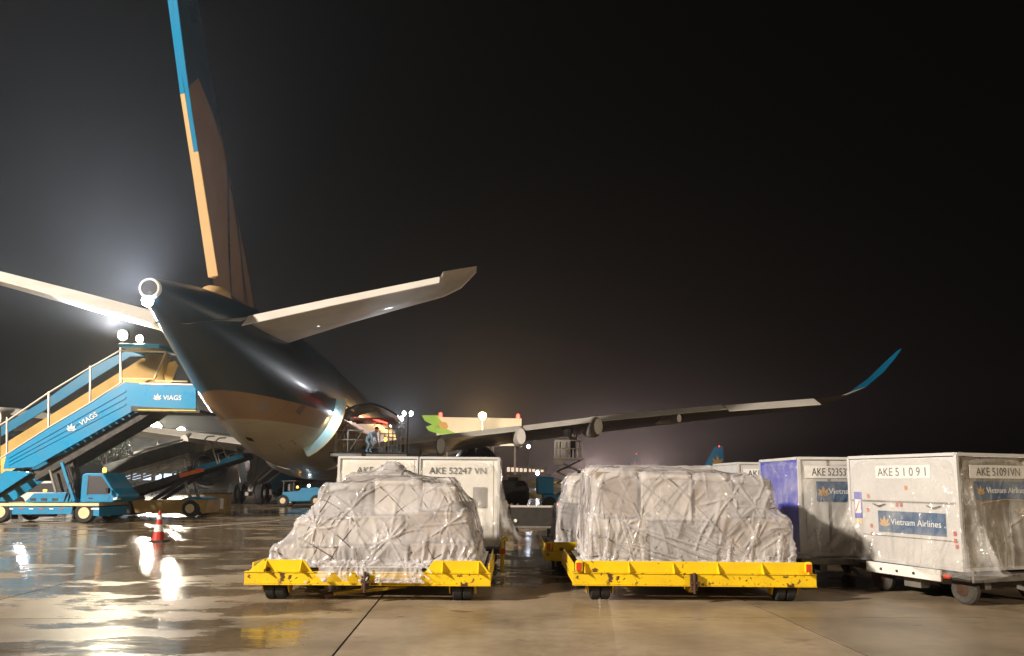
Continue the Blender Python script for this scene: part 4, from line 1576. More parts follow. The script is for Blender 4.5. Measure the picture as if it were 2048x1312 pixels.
# chassis
xz_prism([(-40, 1006), (202, 1006), (202, 1012), (-40, 1012)], NY - .15, FY + .2, 'bed_edge', M['cream'], bevel=.01)
xz_prism([(14, 1014), (148, 1014), (146, 1028), (16, 1029)], NY - .10, NY - .02, 'side_skirt', M['truck_blue'], bevel=.01)
xz_prism([(-40, 1013), (200, 1013), (200, 1024), (-40, 1024)], NY + .3, FY - .2, 'chassis', M['dark_steel'])
xz_prism([(186, 1014), (202, 1014), (202, 1033), (188, 1031)], NY - .12, FY + .1, 'bumper', M['truck_blue'], bevel=.02)
xz_prism([(46, 1005), (66, 986), (140, 984), (150, 1005)], NY + .05, FY - .1, 'engine_cover', M['truck_blue'], bevel=.03)
for k in range(3):
    c = sp3(66 + 22 * k, 999, NY + .045)
    MB().box(c, (.22, .012, .10)).build('vent_slot', M['dark_steel'], ST)
MB().bar(sp3(150, 948, NY + .3), sp3(152, 1004, NY + .3), .12).build('exhaust_stack', M['dark_steel'], ST)
cab = xz_prism([(162, 1005), (166, 950), (174, 946), (208, 946), (226, 976), (240, 990), (238, 996), (226, 1005)], NY - .08, FY - .3, 'cab', M['truck_blue'], bevel=.04)
xz_prism([(177, 988), (180, 952), (205, 952), (224, 979), (220, 988)], NY - .092, NY - .083, 'cab_window', M['engine'], cab)
xz_prism([(176, 989.5), (179.5, 950.5), (181, 950.5), (178, 989.5)], NY - .10, NY - .085, 'window_frame', M['dark_steel'], cab)
xz_prism([(176, 1003), (177, 991), (222, 991), (218, 1003)], NY - .088, NY - .0805, 'door', M['truck_blue'], cab)
xz_prism([(180, 995), (187, 995), (187, 997), (180, 997)], NY - .11, NY - .089, 'door_handle', M['dark_steel'], cab)
xz_prism([(229, 996), (237, 994), (236, 999), (229, 1000)], NY - .10, NY + .2, 'headlamp', M['plate_white'], cab)
xz_prism([(221, 976), (226, 976), (226, 986), (222, 986)], NY - .35, NY - .20, 'mirror', M['rubber'], cab)
bc_ = sp3(209, 941, NY + .5)
MB().lathe([(.07, -.06), (.07, .05), (.04, .10)], bc_, (0, 0, 1), 14).build('beacon', M['lamp_amber'], cab)
for px_, r_ in ((2, .40), (170, .39)):
    c = sp3(px_, 1026.5, NY - .05)
    c.z = r_ + .005 - off.z
    for yy in (c.y, c.y + 1.75):
        w_ = MB().lathe([(.18, -.12), (.34, -.12), (r_, -.06), (r_, .06), (.34, .12), (.18, .12)], (c.x, yy + .04, c.z), (0, 1, 0), 28).build('tyre', M['rubber'], ST, smooth=True)
        MB().lathe([(.21, -.125), (.17, -.08), (.07, -.08), (.06, -.13)], (c.x, yy + .04, c.z), (0, 1, 0), 20).build('rim', M['cream'], w_, smooth=True)
for k in range(6):
    xz_prism([(22 + 20 * k, 1016.5), (30 + 20 * k, 1016.5), (30 + 20 * k, 1018.5), (22 + 20 * k, 1018.5)], NY - .112, NY - .101, 'reflector', M['red'] if k % 2 else M['plate_white'])
for px_ in (148, 24):
    xz_prism([(px_, 1020), (px_ + 3, 1020), (px_ + 3, 1038), (px_, 1038)], NY - .12, NY + .25, 'mud_flap', M['rubber'])
xz_prism([(60, 1024), (100, 1024), (100, 1034), (60, 1034)], NY + .05, NY + .5, 'fuel_tank', M['dark_steel'], bevel=.05)
for q in range(3):
    MB().path([sp3(128 + 5 * q, 930, NY + .1), sp3(140 + 4 * q, 962, NY - .02), sp3(134 + 6 * q, 985, NY + .0), sp3(128 + 8 * q, 1003, NY + .05)], .022, 6).build('hydraulic_hose', M['rubber'], ST)
MB().tube(sp3(112, 985, NY + .08), sp3(100, 940, NY + .08), .05, 10).build('hydraulic_cylinder', M['grey_steel'], ST)
xz_prism([(186, 1016), (202, 1016), (202, 1019), (186, 1019)], NY - .135, NY - .121, 'bumper_stripe', M['plate_white'])
xz_prism([(276, 818.5), (392, 820), (392, 822), (276, 820.5)], NY - .03, NY - .021, 'hazard_stripe', M['yellow'])
# amber lamp cluster on the engine cover
MB().lathe([(.06, -.04), (.06, .04)], sp3(90, 981, NY + .4), (0, 0, 1), 12).build('beacon', M['lamp_amber'], ST)
# two floodlights above the landing
LAMPS = []
for px_, py_, r_ in ((245, 670, .19), (279, 677, .14)):
    c = sp3(px_, py_, NY + .55)
    MB().bar(c + Vector((0, .12, 0)), sp3(px_, 692, NY + .62), .06).build('lamp_bracket', M['dark_steel'], ST)
    h = MB().box(c + Vector((0, .08, .0)), (r_ * 2.3, .12, r_ * 2.0), rx=R(12)).build('lamp_head', M['dark_steel'], ST, bevel=.02)
    MB().lathe([(r_, 0), (r_ * .6, .02)], c + Vector((0, .01, -.01)), (0, -1, -.2), 20).build('lamp_lens', M['lamp_warm'], h)
    wp = c + off + Vector((0, -.08, 0))
    LAMPS.append(wp)
spot('stair_floodlight', LAMPS[0], (-5, 0, 17), 72000, (0.93, 0.95, 0.93), cone=60, size=.22, blend=1)  # upward beam added to make the haze glow
spot('stair_floodlight', LAMPS[1], (-4, 0, 2.5), 900, (1.0, 0.86, 0.58), cone=140, size=.16, blend=1)
spot('stair_floodlight', LAMPS[0], (-4, 0, 2.5), 1100, (1.0, 0.86, 0.58), cone=140, size=.18, blend=1)
spot('tail_light_lamp', aw(-.02, -.32, 6.34), (-3, 0, 1.2), 650, (0.74, 0.84, 1.0), cone=130, size=.1, blend=1)
spot('tail_light_lamp', aw(-.02, -.32, 6.34), (-4, 0, 11), 11000, (0.80, 0.88, 1.0), cone=62, size=.1, blend=1)  # extra upward beam added for the glow around the tail

# ------------------------------------------------------------------ belt loader with a tarpaulin cover, behind the stair truck
BY = 33.5
BL = thing('belt_loader', 'belt loader with tarpaulin-covered inclined boom and tan rear fender', 'belt loader', (at(320, 1035, BY).x, BY, 0))
boff = Vector(BL.location)


def bprism(pix, y0, y1, name, mat, parent=BL, bevel=0):
    pts = []
    for px, py in pix:
        p = at(px, py, BY) - boff
        p.y = y0
        pts.append(p)
    return MB().prism(pts, (0, y1 - y0, 0)).build(name, mat, parent, bevel=bevel)


bprism([(232, 985), (486, 908), (488, 916), (240, 998)], 0, .16, 'boom_rail', M['dark_steel'], bevel=.02)
bprism([(232, 985), (486, 908), (488, 916), (240, 998)], 1.2, 1.36, 'boom_rail', M['dark_steel'], bevel=.02)
bprism([(390, 934), (484, 906), (486, 915), (394, 944)], -.03, -.004, 'boom_cheek', M['truck_blue'])
bprism([(234, 983), (486, 906), (486, 909), (234, 986)], .17, 1.19, 'belt', M['rubber'])
cv = bprism([(206, 930), (369, 882), (382, 884), (382, 905), (222, 950)], -.1, 1.5, 'tarpaulin', M['tarp'], bevel=.05)
bprism([(270, 904), (368, 878), (369, 881.5), (271, 908)], -.14, -.11, 'cover_edge', M['rail'])
# slatted side panels, each slat its own piece
segs = [((224, 951), (262, 940), (266, 965), (240, 974)), ((264, 939), (316, 924), (320, 950), (268, 965)), ((318, 923), (366, 908), (371, 936), (322, 950)), ((368, 906), (378, 903), (383, 932), (374, 935))]
for q in segs:
    for k in range(5):
        t0, t1 = k / 5 + .02, (k + 1) / 5 - .02
        a = [tuple(Vector(q[0]).lerp(Vector(q[3]), t)) for t in (t0, t1)]
        b_ = [tuple(Vector(q[1]).lerp(Vector(q[2]), t)) for t in (t0, t1)]
        bprism([a[0], b_[0], b_[1], a[1]], -.06, -.03, 'slat', M['slat'], cv)
bprism([(360, 948), (402, 936), (410, 938), (408, 943), (362, 956)], -.12, -.035, 'hydraulic_box', M['orange'], bevel=.01)
# raising struts
for y0 in (.2, 1.1):
    a, b_ = at(300, 1002, BY) - boff, at(398, 940, BY) - boff
    a.y = b_.y = y0
    MB().bar(a, b_, .14, .16).build('lift_strut', M['dark_steel'], BL)
    a, b_ = at(378, 1000, BY) - boff, at(366, 962, BY) - boff
    a.y = b_.y = y0
    MB().bar(a, b_, .10, .10).build('lift_cylinder', M['grey_steel'], BL)
for q in range(2):
    a = [(436, 928), (424, 893), (414, 884), (410, 878), (416, 873), (430, 872)]
    pts = []
    for px, py in a:
        p = at(px, py, BY) - boff
        p.y = -.02 + q * 1.3
        pts.append(p)
    MB().path(pts, .035, 8).build('hoop_rail', M['rail'], BL, smooth=True)
    pts = []
    for px, py in [(440, 926), (436, 908), (448, 904), (458, 916)]:
        p = at(px, py, BY) - boff
        p.y = -.02 + q * 1.3
        pts.append(p)
    MB().path(pts, .028, 8).build('hoop_rail', M['rail'], BL, smooth=True)
# chassis
bprism([(262, 1000), (366, 1000), (366, 1028), (270, 1026)], .0, 1.4, 'chassis', M['tan'], bevel=.03)
bprism([(206, 985), (252, 980), (262, 1004), (262, 1030), (210, 1028)], -.05, 1.5, 'operator_cab', M['dark_steel'], bevel=.06)
fd = bprism([(360, 1018), (366, 998), (416, 1000), (414, 1026), (404, 1028), (398, 1008), (372, 1006), (364, 1022)], -.05, 1.45, 'fender', M['tan'], bevel=.02)
bprism([(366, 997), (388, 993), (414, 996), (415, 999.5), (366, 998)], -.06, 1.4, 'fender_top', M['truck_blue'])
for px_ in (236, 381):
    c = at(px_, 1025, BY) - boff
    for yy in (.02, 1.35):
        w_ = MB().lathe([(.15, -.12), (.33, -.12), (.38, -.06), (.38, .06), (.33, .12), (.15, .12)], (c.x, yy, .385), (0, 1, 0), 26).build('tyre', M['rubber'], BL, smooth=True)
        MB().lathe([(.20, -.125), (.16, -.10), (.05, -.10), (.05, -.14)], (c.x, yy, .385), (0, 1, 0), 18).build('rim', M['cream'] if px_ > 300 else M['rust'], w_, smooth=True)

# tan stair cart with box beside the gear
bx = thing('equipment_crate', 'brown crate with a pale paper notice near the main gear', 'crate', gr(428, 1026))
MB().span(-.55, .55, 0, .8, .0, .95).build('crate_body', M['tan'], bx, bevel=.03)
MB().span(-.6, .6, -.04, .84, .951, 1.0).build('crate_lid', M['dark_steel'], bx)
MB().span(.1, .45, -.012, -.003, .2, .72).build('notice', M['plate_white'], bx)


# ------------------------------------------------------------------ traffic cones
def cone(loc, label, h=.78):
    t = thing('traffic_cone', label, 'traffic cone', loc, 0, 'traffic cones on the apron')
    MB().box((0, 0, .02), (.46, .46, .04)).build('base', M['rubber'], t, bevel=.015)
    zs = [(.04, .155, 'orange'), (.26, .12, 'plate_white'), (.44, .09, 'orange'), (.58, .065, 'plate_white'), (.68, .048, 'orange'), (h, .025, None)]
    for (z0, r0, mk), (z1, r1, _) in zip(zs, zs[1:]):
        MB().lathe([(r0, z0 * h / .78), (r1, z1 * h / .78 - .002)], (0, 0, 0), (0, 0, 1), 24).build('band', M[mk], t, smooth=True)
    return t


M['orange'] = M['red']
cone(gr(316, 1083), 'red and white traffic cone standing alone on the wet apron', .80)
cone(gr(1030, 1003), 'distant small cone between the two cart trains', .7)

# ------------------------------------------------------------------ cargo loader at the open door
CL = thing('cargo_loader', 'dark cargo loader with railed deck raised at the open cargo door', 'cargo loader', aw(2.15, 16.2, 0), TH)
CL.scale.x = .70
CL_s = 16.2


def cl(l, s, z):
    return Vector((l - 3.2, s - CL_s, z))


MB().span(.35, 5.6, .0, 3.0, 2.72, 3.0).build('deck', M['dark_steel'], CL, bevel=.03)
MB().span(.40, 2.5, -.03, -.002, 2.80, 2.93).build('deck_edge', M['rail'], CL)
MB().span(2.8, 5.55, -.03, -.002, 2.80, 2.93).build('deck_edge', M['rail'], CL)
for x in (.6, 5.2):
    MB().bar((x, .4, .3), (5.8 - x, .4, 2.7), .16, .2).build('scissor_arm', M['dark_steel'], CL)
    MB().bar((x, 2.6, .3), (5.8 - x, 2.6, 2.7), .16, .2).build('scissor_arm', M['dark_steel'], CL)
MB().span(.3, 6.8, .1, 2.9, .45, .85).build('chassis', M['dark_steel'], CL, bevel=.04)
for x in (1.1, 5.9):
    for yy in (.1, 2.9):
        MB().lathe([(.15, -.12), (.4, -.12), (.45, -.06), (.45, .06), (.4, .12), (.15, .12)], (x, yy, .45), (0, 1, 0), 22).build('tyre', M['rubber'], CL, smooth=True)
for x in (.75, 1.55, 3.7, 4.3, 4.9, 5.45):
    for yy in (.05, 2.95):
        MB().bar((x, yy, 3.0), (x, yy, 4.05 + (.4 if x > 4 else 0)), .07).build('rail_post', M['grey_steel'], CL)
for z in (3.6, 4.05):
    for yy in (.05, 2.95):
        MB().bar((.55, yy, z), (2.6, yy, z), .05).build('guard_rail', M['grey_steel'], CL)
        MB().bar((3.7, yy, z + .3), (5.5, yy, z + .3), .05).build('guard_rail', M['grey_steel'], CL)
MB().bar((.6, .05, 3.05), (1.5, .05, 4.4), .06).build('brace', M['grey_steel'], CL)
MB().bar((1.5, .05, 4.4), (1.55, .05, 3.05), .06).build('brace', M['grey_steel'], CL)
MB().bar((1.7, .05, 3.1), (2.5, .05, 4.0), .05).build('brace', M['grey_steel'], CL)
MB().bar((2.6, .05, 4.45), (3.7, .05, 4.45), .06).build('brace', M['grey_steel'], CL)
MB().span(3.1, 4.2, .3, 1.4, 4.46, 4.56).build('control_roof', M['dark_steel'], CL)
for x, mk in ((3.35, 'lamp_red'), (2.0, 'lamp_red')):
    MB().lathe([(.07, -.05), (.07, .05)], (x, -.02, 4.30 if x > 3 else 4.62), (0, 0, 1), 12).build('beacon', M[mk], CL)
MB().bar((2.45, -.02, 4.75), (4.2, -.04, 4.40), .05, .07).build('marker_light', M['lamp_red'], CL)
MB().lathe([(.10, 0), (.06, .05)], (4.1, -.03, 3.62), (0, -1, 0), 14).build('work_lamp', M['lamp_amber'], CL)
lp = MB().bar((5.5, 1.4, 3.0), (5.5, 1.4, 5.0), .1).build('lamp_mast', M['dark_steel'], CL)
LL = []
for dx in (-.28, .22):
    h = MB().box((5.5 + dx, 1.34, 5.0), (.30, .14, .26)).build('lamp_head', M['dark_steel'], CL, bevel=.02)
    MB().lathe([(.12, 0), (.06, .03)], (5.5 + dx, 1.262, 5.0), (0, -1, -.1), 18).build('lamp_lens', M['lamp_cool'], h)
spot('loader_floodlight', aw(2.15 + 3.85, CL_s + 1.1, 5.0), aw(2, 8, 2.6), 300, (0.86, 0.93, 1.0), cone=150, size=.15)
# little lamp lighting the door frame
MB().lathe([(.09, 0), (.05, .04)], (.75, -.75, 4.75), (0, -1, -.3), 14).build('door_lamp', M['lamp_cool'], CL)
MB().bar((.75, -.72, 4.78), (.75, .05, 4.05), .04).build('lamp_arm', M['dark_steel'], CL)
spot('door_lamp_light', aw(2.6, CL_s - 1.3, 4.6), aw(2.9, 15.6, 3.2), 120, (0.8, 0.95, 1.0), cone=150, size=.08)


# ------------------------------------------------------------------ people
def person(name, label, loc, rz, joints, radii, edges, mats, group='ground crew'):
    me = bpy.data.meshes.new('body')
    me.from_pydata(joints, edges, [])
    o = bpy.data.objects.new(name, me)
    COL.objects.link(o)
    o.location = loc
    o.rotation_euler.z = rz
    me.materials.append(mats)
    sk = o.modifiers.new('skin', 'SKIN')
    for v, r in zip(me.skin_vertices[0].data, radii):
        v.radius = r if isinstance(r, tuple) else (r, r)
    me.skin_vertices[0].data[0].use_root = True
    sub = o.modifiers.new('sub', 'SUBSURF')
    sub.levels = sub.render_levels = 2
    return tag(o, label, 'person', group)


def head_parts(o, c, hair, r=.105, skin=True):
    MB().lathe([(.02, -.13), (.07, -.10), (.088, -.03), (.092, .03), (.075, .09), (.02, .12)], c, (0, 0, 1), 16).build('face', M['skin'], o, smooth=True)
    MB().lathe([(.10, .02), (.108, .05), (.09, .11), (.02, .145)], (c[0], c[1] + .01, c[2]), (0, 0, 1), 16).build('cap', M[hair], o, smooth=True)


# refuelling platform under the right wing
WY = 46.0
fb_ = at(1137, 921, WY)
RL = thing('refuelling_lift', 'pale railed lift platform raised under the right wing', 'lift', (fb_.x, WY, 0))
z0 = at(1137, 916, WY).z
MB().span(-.85, .85, -.6, .6, z0 - .13, z0).build('platform', M['rail'], RL, bevel=.02)
MB().span(-.9, -.35, -.66, -.2, z0 - .42, z0 - .14).build('step_frame', M['rail'], RL)
for x in (-.80, -.60, -.38, -.22, .05, .42, .72):
    for yy in (-.57, .57):
        MB().bar((x, yy, z0), (x, yy, z0 + 1.05), .05).build('rail_post', M['rail'], RL)
for z in (.55, 1.05):
    for yy in (-.57, .57):
        MB().bar((-.84, yy, z0 + z), (.76, yy, z0 + z), .05).build('guard_rail', M['rail'], RL)
for k in range(3):
    za, zb = .9 + (z0 - 1.05) * k / 3, .9 + (z0 - 1.05) * (k + 1) / 3
    for yy in (-.45, .45):
        MB().bar((-.7, yy, za), (.7, yy, zb), .08).build('scissor_arm', M['dark_steel'], RL)
        MB().bar((.7, yy, za), (-.7, yy, zb), .08).build('scissor_arm', M['grey_steel'], RL)
MB().span(-1.6, 1.2, -1.0, 1.0, .4, .9).build('chassis', M['truck_blue'], RL, bevel=.04)
MB().span(-1.95, -.95, -1.0, 1.0, .91, 1.95).build('cab', M['truck_blue'], RL, bevel=.08)
for x in (-1.2, .8):
    for yy in (-.98, .98):
        MB().lathe([(.15, -.1), (.36, -.1), (.4, 0), (.36, .1), (.15, .1)], (x, yy, .4), (0, 1, 0), 20).build('tyre', M['rubber'], RL, smooth=True)
MB().path([(.1, 0, z0 + .2), (.25, .1, z0 + 1.2), (.15, .1, z0 + 1.4), (.05, .1, z0 + 1.7)], .07, 8).build('fuel_hose', M['rubber'], RL, smooth=True)
MB().lathe([(.18, 0), (.32, .3), (.36, .5)], (-.05, .3, z0 + 1.35), (0, 0, 1), 16).build('fuel_coupling', M['dark_steel'], RL)

J = [(0, 0, .95), (0, 0, 1.15), (0, .01, 1.40), (0, 0, 1.52), (0, 0, 1.62),
     (-.19, .0, 1.42), (-.26, -.05, 1.66), (-.18, -.1, 1.92), (-.14, -.10, 2.02),
     (.19, .0, 1.42), (.27, -.05, 1.64), (.18, -.1, 1.90), (.13, -.10, 2.0),
     (-.10, 0, .9), (-.12, .0, .48), (-.12, .02, .07), (-.13, -.13, .04),
     (.10, 0, .9), (.13, .03, .48), (.14, .05, .07), (.16, -.10, .04)]
RJ = [(.16, .12), (.155, .115), (.17, .11), .06, .08, .075, .058, .045, .04, .075, .058, .045, .04, .095, .066, .045, .04, .095, .066, .045, .04]
EJ = [(0, 1), (1, 2), (2, 3), (3, 4), (2, 5), (5, 6), (6, 7), (7, 8), (2, 9), (9, 10), (10, 11), (11, 12), (0, 13), (13, 14), (14, 15), (15, 16), (0, 17), (17, 18), (18, 19), (19, 20)]
w1 = person('person', 'worker in dark clothes on the railed lift reaching up to the wing', (fb_.x + .28, WY, z0 - .10), 0, J, RJ, EJ, M['dark_cloth'])
head_parts(w1, (0, -.02, 1.68), 'dark_cloth')
w1.scale = (.9, .9, .9)
# bending worker on the loader deck
J2 = [(0, 0, .62), (0, -.12, .80), (0, -.32, .95), (0, -.42, 1.0), (0, -.47, 1.02),
      (-.18, -.30, .93), (-.22, -.36, .66), (-.16, -.48, .46), (-.14, -.52, .38),
      (.18, -.30, .93), (.22, -.38, .66), (.16, -.50, .46), (.14, -.54, .38),
      (-.11, .02, .58), (-.14, -.18, .36), (-.14, .02, .07), (-.15, -.12, .04),
      (.11, .02, .58), (.14, -.18, .36), (.14, .02, .07), (.15, -.12, .04)]
RJ2 = [(.19, .16), (.20, .16), (.19, .13), .06, .08, .08, .065, .05, .04, .08, .065, .05, .04, .11, .075, .05, .045, .11, .075, .05, .045]
w2 = person('person', 'crouching worker in a pale blue raincoat on the loader deck', aw(2.15 + 2.0, CL_s + .45, 3.0), TH + R(60), J2, RJ2, EJ, M['pale_rain'])
head_parts(w2, (0, -.50, 1.10), 'dark_cloth')

# ------------------------------------------------------------------ farther stairs, tug and vehicles
FS = thing('passenger_stairs', 'farther blue passenger stairs beyond the main gear', 'stairs', (at(560, 985, 56).x, 56, 0))


def fprism(t, Y, pix, y0, y1, name, mat, bevel=0):
    pts = []
    for px, py in pix:
        p = at(px, py, Y) - Vector(t.location)
        p.y = y0
        pts.append(p)
    return MB().prism(pts, (0, y1 - y0, 0)).build(name, mat, t, bevel=bevel)


fprism(FS, 56, [(522, 972), (575, 935), (602, 945), (548, 985)], 0, .1, 'stringer', M['stair_blue'])
fprism(FS, 56, [(522, 972), (575, 935), (602, 945), (548, 985)], 1.6, 1.7, 'stringer', M['stair_blue'])
fprism(FS, 56, [(520, 962), (566, 926), (574, 933), (524, 970)], 0, .06, 'side_panel', M['carton_g'])
for a, b_ in (((517, 962), (564, 923)), ((524, 972), (577, 933))):
    p, q = at(*a, 56) - Vector(FS.location), at(*b_, 56) - Vector(FS.location)
    p.y = q.y = -.05
    MB().bar(p, q, .12).build('handrail', M['rail'], FS)
fprism(FS, 56, [(540, 985), (604, 947), (640, 950), (640, 956), (548, 992)], .2, 1.5, 'frame', M['dark_steel'])
fprism(FS, 56, [(545, 988), (640, 986), (640, 996), (545, 998)], .1, 1.6, 'chassis', M['truck_blue'])
for px_ in (556, 630):
    c = at(px_, 1000, 56) - Vector(FS.location)
    for yy in (.1, 1.6):
        MB().lathe([(.15, -.1), (.38, -.1), (.42, 0), (.38, .1), (.15, .1)], (c.x, yy, .42), (0, 1, 0), 18).build('tyre', M['rubber'], FS, smooth=True)

TG = thing('tow_tractor', 'dark blue tow tractor with open cab beyond the left load', 'tractor', (at(602, 1003, 47).x, 47, 0))
fprism(TG, 47, [(566, 1004), (564, 984), (598, 982), (602, 976), (640, 974), (644, 1002)], 0, 1.6, 'body', M['truck_blue'], .05)
for px_ in (566, 586):
    p, q = at(px_, 984, 47) - Vector(TG.location), at(px_ + 1, 962, 47) - Vector(TG.location)
    for yy in (.1, 1.5):
        p.y = q.y = yy
        MB().bar(p, q, .07).build('cab_post', M['dark_steel'], TG)
fprism(TG, 47, [(563, 961), (592, 960), (592, 963), (563, 964)], .0, 1.6, 'cab_roof', M['dark_steel'], .02)
fprism(TG, 47, [(570, 982), (571, 968), (576, 968), (577, 982)], .4, 1.2, 'seat', M['carton_g'], .02)
for px_ in (566, 632):
    c = at(px_, 1000, 47) - Vector(TG.location)
    for yy in (.05, 1.55):
        w_ = MB().lathe([(.15, -.1), (.34, -.1), (.38, 0), (.34, .1), (.15, .1)], (c.x, yy, .38), (0, 1, 0), 20).build('tyre', M['rubber'], TG, smooth=True)
        MB().lathe([(.18, -.11), (.05, -.12)], (c.x, yy, .38), (0, 1, 0), 14).build('rim', M['cream'], w_)
p = at(615, 974, 47) - Vector(TG.location)
MB().lathe([(.09, 0), (.05, .05)], (p.x, .3, p.z + .08), (0, -1, 0), 12).build('headlamp', M['head'], TG)
p = at(594, 976, 47) - Vector(TG.location)
MB().lathe([(.07, 0), (.05, .12)], (p.x, .1, p.z), (0, 0, 1), 12).build('beacon', M['lamp_amber'], TG)

VN_ = thing('van', 'white van parked behind the stair truck at the left edge', 'van', (at(80, 1012, 40).x, 40, 0))
fprism(VN_, 40, [(8, 1014), (8, 968), (30, 958), (118, 954), (132, 972), (146, 990), (148, 1014)], 0, 1.9, 'body', M['white'], .08)
fprism(VN_, 40, [(20, 984), (22, 968), (112, 966), (124, 984)], -.02, -.003, 'window', M['engine'])
fprism(VN_, 40, [(80, 960), (118, 958), (118, 963), (80, 965)], .1, .5, 'roof_lamp', M['head'])
for px_ in (36, 122):
    c = at(px_, 1014, 40) - Vector(VN_.location)
    for yy in (.0, 1.9):
        MB().lathe([(.15, -.1), (.32, -.1), (.35, 0), (.32, .1), (.15, .1)], (c.x, yy, .35), (0, 1, 0), 20).build('tyre', M['rubber'], VN_, smooth=True)

AB = thing('apron_bus', 'far apron bus with bluish lit windows seen under the belt loader boom', 'bus', (at(305, 985, 95).x, 95, 0))
MB().span(-4.2, 4.2, 0, 2.4, .4, 2.9).build('body', M['dark_steel'], AB, bevel=.08)
for k in range(6):
    MB().span(-3.9 + k * 1.3, -2.9 + k * 1.3, -.02, -.004, 1.5, 2.3).build('window', M['lit_cool'], AB)
for x in (-2.8, 2.6):
    MB().lathe([(.15, -.1), (.4, -.1), (.45, 0), (.4, .1), (.15, .1)], (x, .02, .45), (0, 1, 0), 18).build('tyre', M['rubber'], AB, smooth=True)
# baggage cart down the aisle, yellow flatbed and dark tug farther on
BC = thing('baggage_cart', 'empty dark baggage cart with red tail lamp in the aisle', 'cart', (at(1062, 1080, 20.5).x, 20.5, 0))
MB().span(-.55, .75, 0, 2.6, .42, .50).build('deck', M['grey_steel'], BC, bevel=.01)
MB().span(-.55, .70, -.02, .04, .50, .98).build('end_frame', M['dark_steel'], BC)
MB().span(-.56, .72, -.03, .05, .98, 1.03).build('end_rail', M['rail'], BC)
MB().span(-.56, -.50, 0, 2.6, .95, 1.0).build('side_rail', M['grey_steel'], BC)
MB().span(-.2, .35, .3, 1.2, .50, .78).build('blue_bundle', M['sticker_blue'], BC, bevel=.08)
MB().lathe([(.06, 0), (.05, .04)], (.72, -.03, 1.08), (0, -1, 0), 12).build('tail_lamp', M['lamp_red'], BC)
MB().lathe([(.05, 0), (.04, .03)], (-.42, -.03, .62), (0, -1, 0), 12).build('reflector', M['plate_white'], BC)
for x in (-.4, .6):
    for yy in (.4, 2.2):
        MB().lathe([(.08, -.06), (.2, -.06), (.22, 0), (.2, .06), (.08, .06)], (x, yy, .22), (1, 0, 0), 18).build('wheel', M['rubber'], BC, smooth=True)
FT = thing('flatbed_truck', 'beige flatbed truck with yellow rail at the end of the aisle', 'truck', (at(1055, 998, 52).x, 52, 0))
MB().span(-1.6, 2.4, 0, 2.0, .5, .95).build('bed', M['cream'], FT, bevel=.03)
MB().span(-1.5, -.5, 0, 2.0, .96, 2.1).build('cab', M['cream'], FT, bevel=.1)
MB().span(-1.35, -.65, -.02, -.003, 1.35, 1.95).build('cab_window', M['engine'], FT)
MB().span(-.4, 2.4, .0, .08, 1.55, 1.66).build('side_rail', M['yellow'], FT)
MB().span(-.4, 2.4, .0, .08, 1.25, 1.32).build('side_rail', M['green'], FT)
for x in (-.35, .6, 1.5, 2.36):
    MB().bar((x, .04, .95), (x, .04, 1.6), .07).build('stake', M['yellow'], FT)
for x in (-1.0, 1.6):
    for yy in (.0, 2.0):
        MB().lathe([(.15, -.1), (.38, -.1), (.42, 0), (.38, .1), (.15, .1)], (x, yy, .42), (0, 1, 0), 20).build('tyre', M['rubber'], FT, smooth=True)
DV = thing('dark_van', 'dark van parked left of the beige flatbed truck', 'van', (at(1022, 998, 50).x, 50, 0))
MB().prism([(-1.3, 0, .4), (1.2, 0, .4), (1.2, 0, 1.2), (.9, 0, 1.7), (-1.2, 0, 1.75), (-1.3, 0, 1.2)], (0, 1.8, 0)).build('body', M['dark_steel'], DV, bevel=.1)
MB().prism([(-1.1, -.012, 1.25), (1.0, -.012, 1.25), (.8, -.012, 1.62), (-1.05, -.012, 1.66)], (0, .01, 0)).build('window', M['engine'], DV)
for x in (-.8, .8):
    for yy in (.05, 1.75):
        MB().lathe([(.12, -.1), (.3, -.1), (.34, 0), (.3, .1), (.12, .1)], (x, yy, .34), (0, 1, 0), 18).build('tyre', M['rubber'], DV, smooth=True)

# ------------------------------------------------------------------ far buildings
HB = thing('green_white_hall', 'white hall with green leaf-shaped panels and red roof lamps', 'building', (at(945, 960, 150).x, 150, 0))


def hprism(pix, y0, y1, name, mat):
    pts = []
    for px, py in pix:
        p = at(px, py, 150) - Vector(HB.location)
        p.y = y0
        pts.append(p)
    return MB().prism(pts, (0, y1 - y0, 0)).build(name, mat, HB)


hprism([(873, 834), (1043, 837), (1043, 878), (873, 905)], 0, 18, 'wall', M['wall_white'])
hprism([(1000, 880), (1041, 880), (1041, 892), (1000, 892)], -.6, -.01, 'canopy', M['white_box'])
hprism([(1002, 882), (1034, 882), (1034, 888), (1002, 888)], -.75, -.61, 'green_band', M['green'])
hprism([(1034, 878), (1044, 878), (1044, 894), (1034, 894)], -.9, -.02, 'canopy_end', M['white_box'])
hprism([(844, 831), (876, 831), (888, 850), (878, 856), (850, 842)], -.5, -.01, 'leaf_panel', M['green'])
hprism([(852, 854), (864, 850), (890, 856), (912, 867), (878, 868), (858, 862)], -.5, -.01, 'leaf_panel', M['green'])
hprism([(878, 846), (884, 844), (894, 846), (897, 854), (892, 860), (880, 856)], -.7, -.51, 'round_mark', M['gold'])
for px_ in (890, 930, 985, 1030):
    hprism([(px_ - 2, 892), (px_ + 2, 892), (px_ + 2, 962), (px_ - 2, 962)], 4, 5, 'column', M['wall_dark'])
for px_, py_ in ((881, 832), (1036, 835)):
    p = at(px_, py_ - 2, 149.5) - Vector(HB.location)
    MB().lathe([(.35, -.4), (.35, .3), (.15, .5)], p, (0, 0, 1), 12).build('roof_lamp', M['lamp_red'], HB)

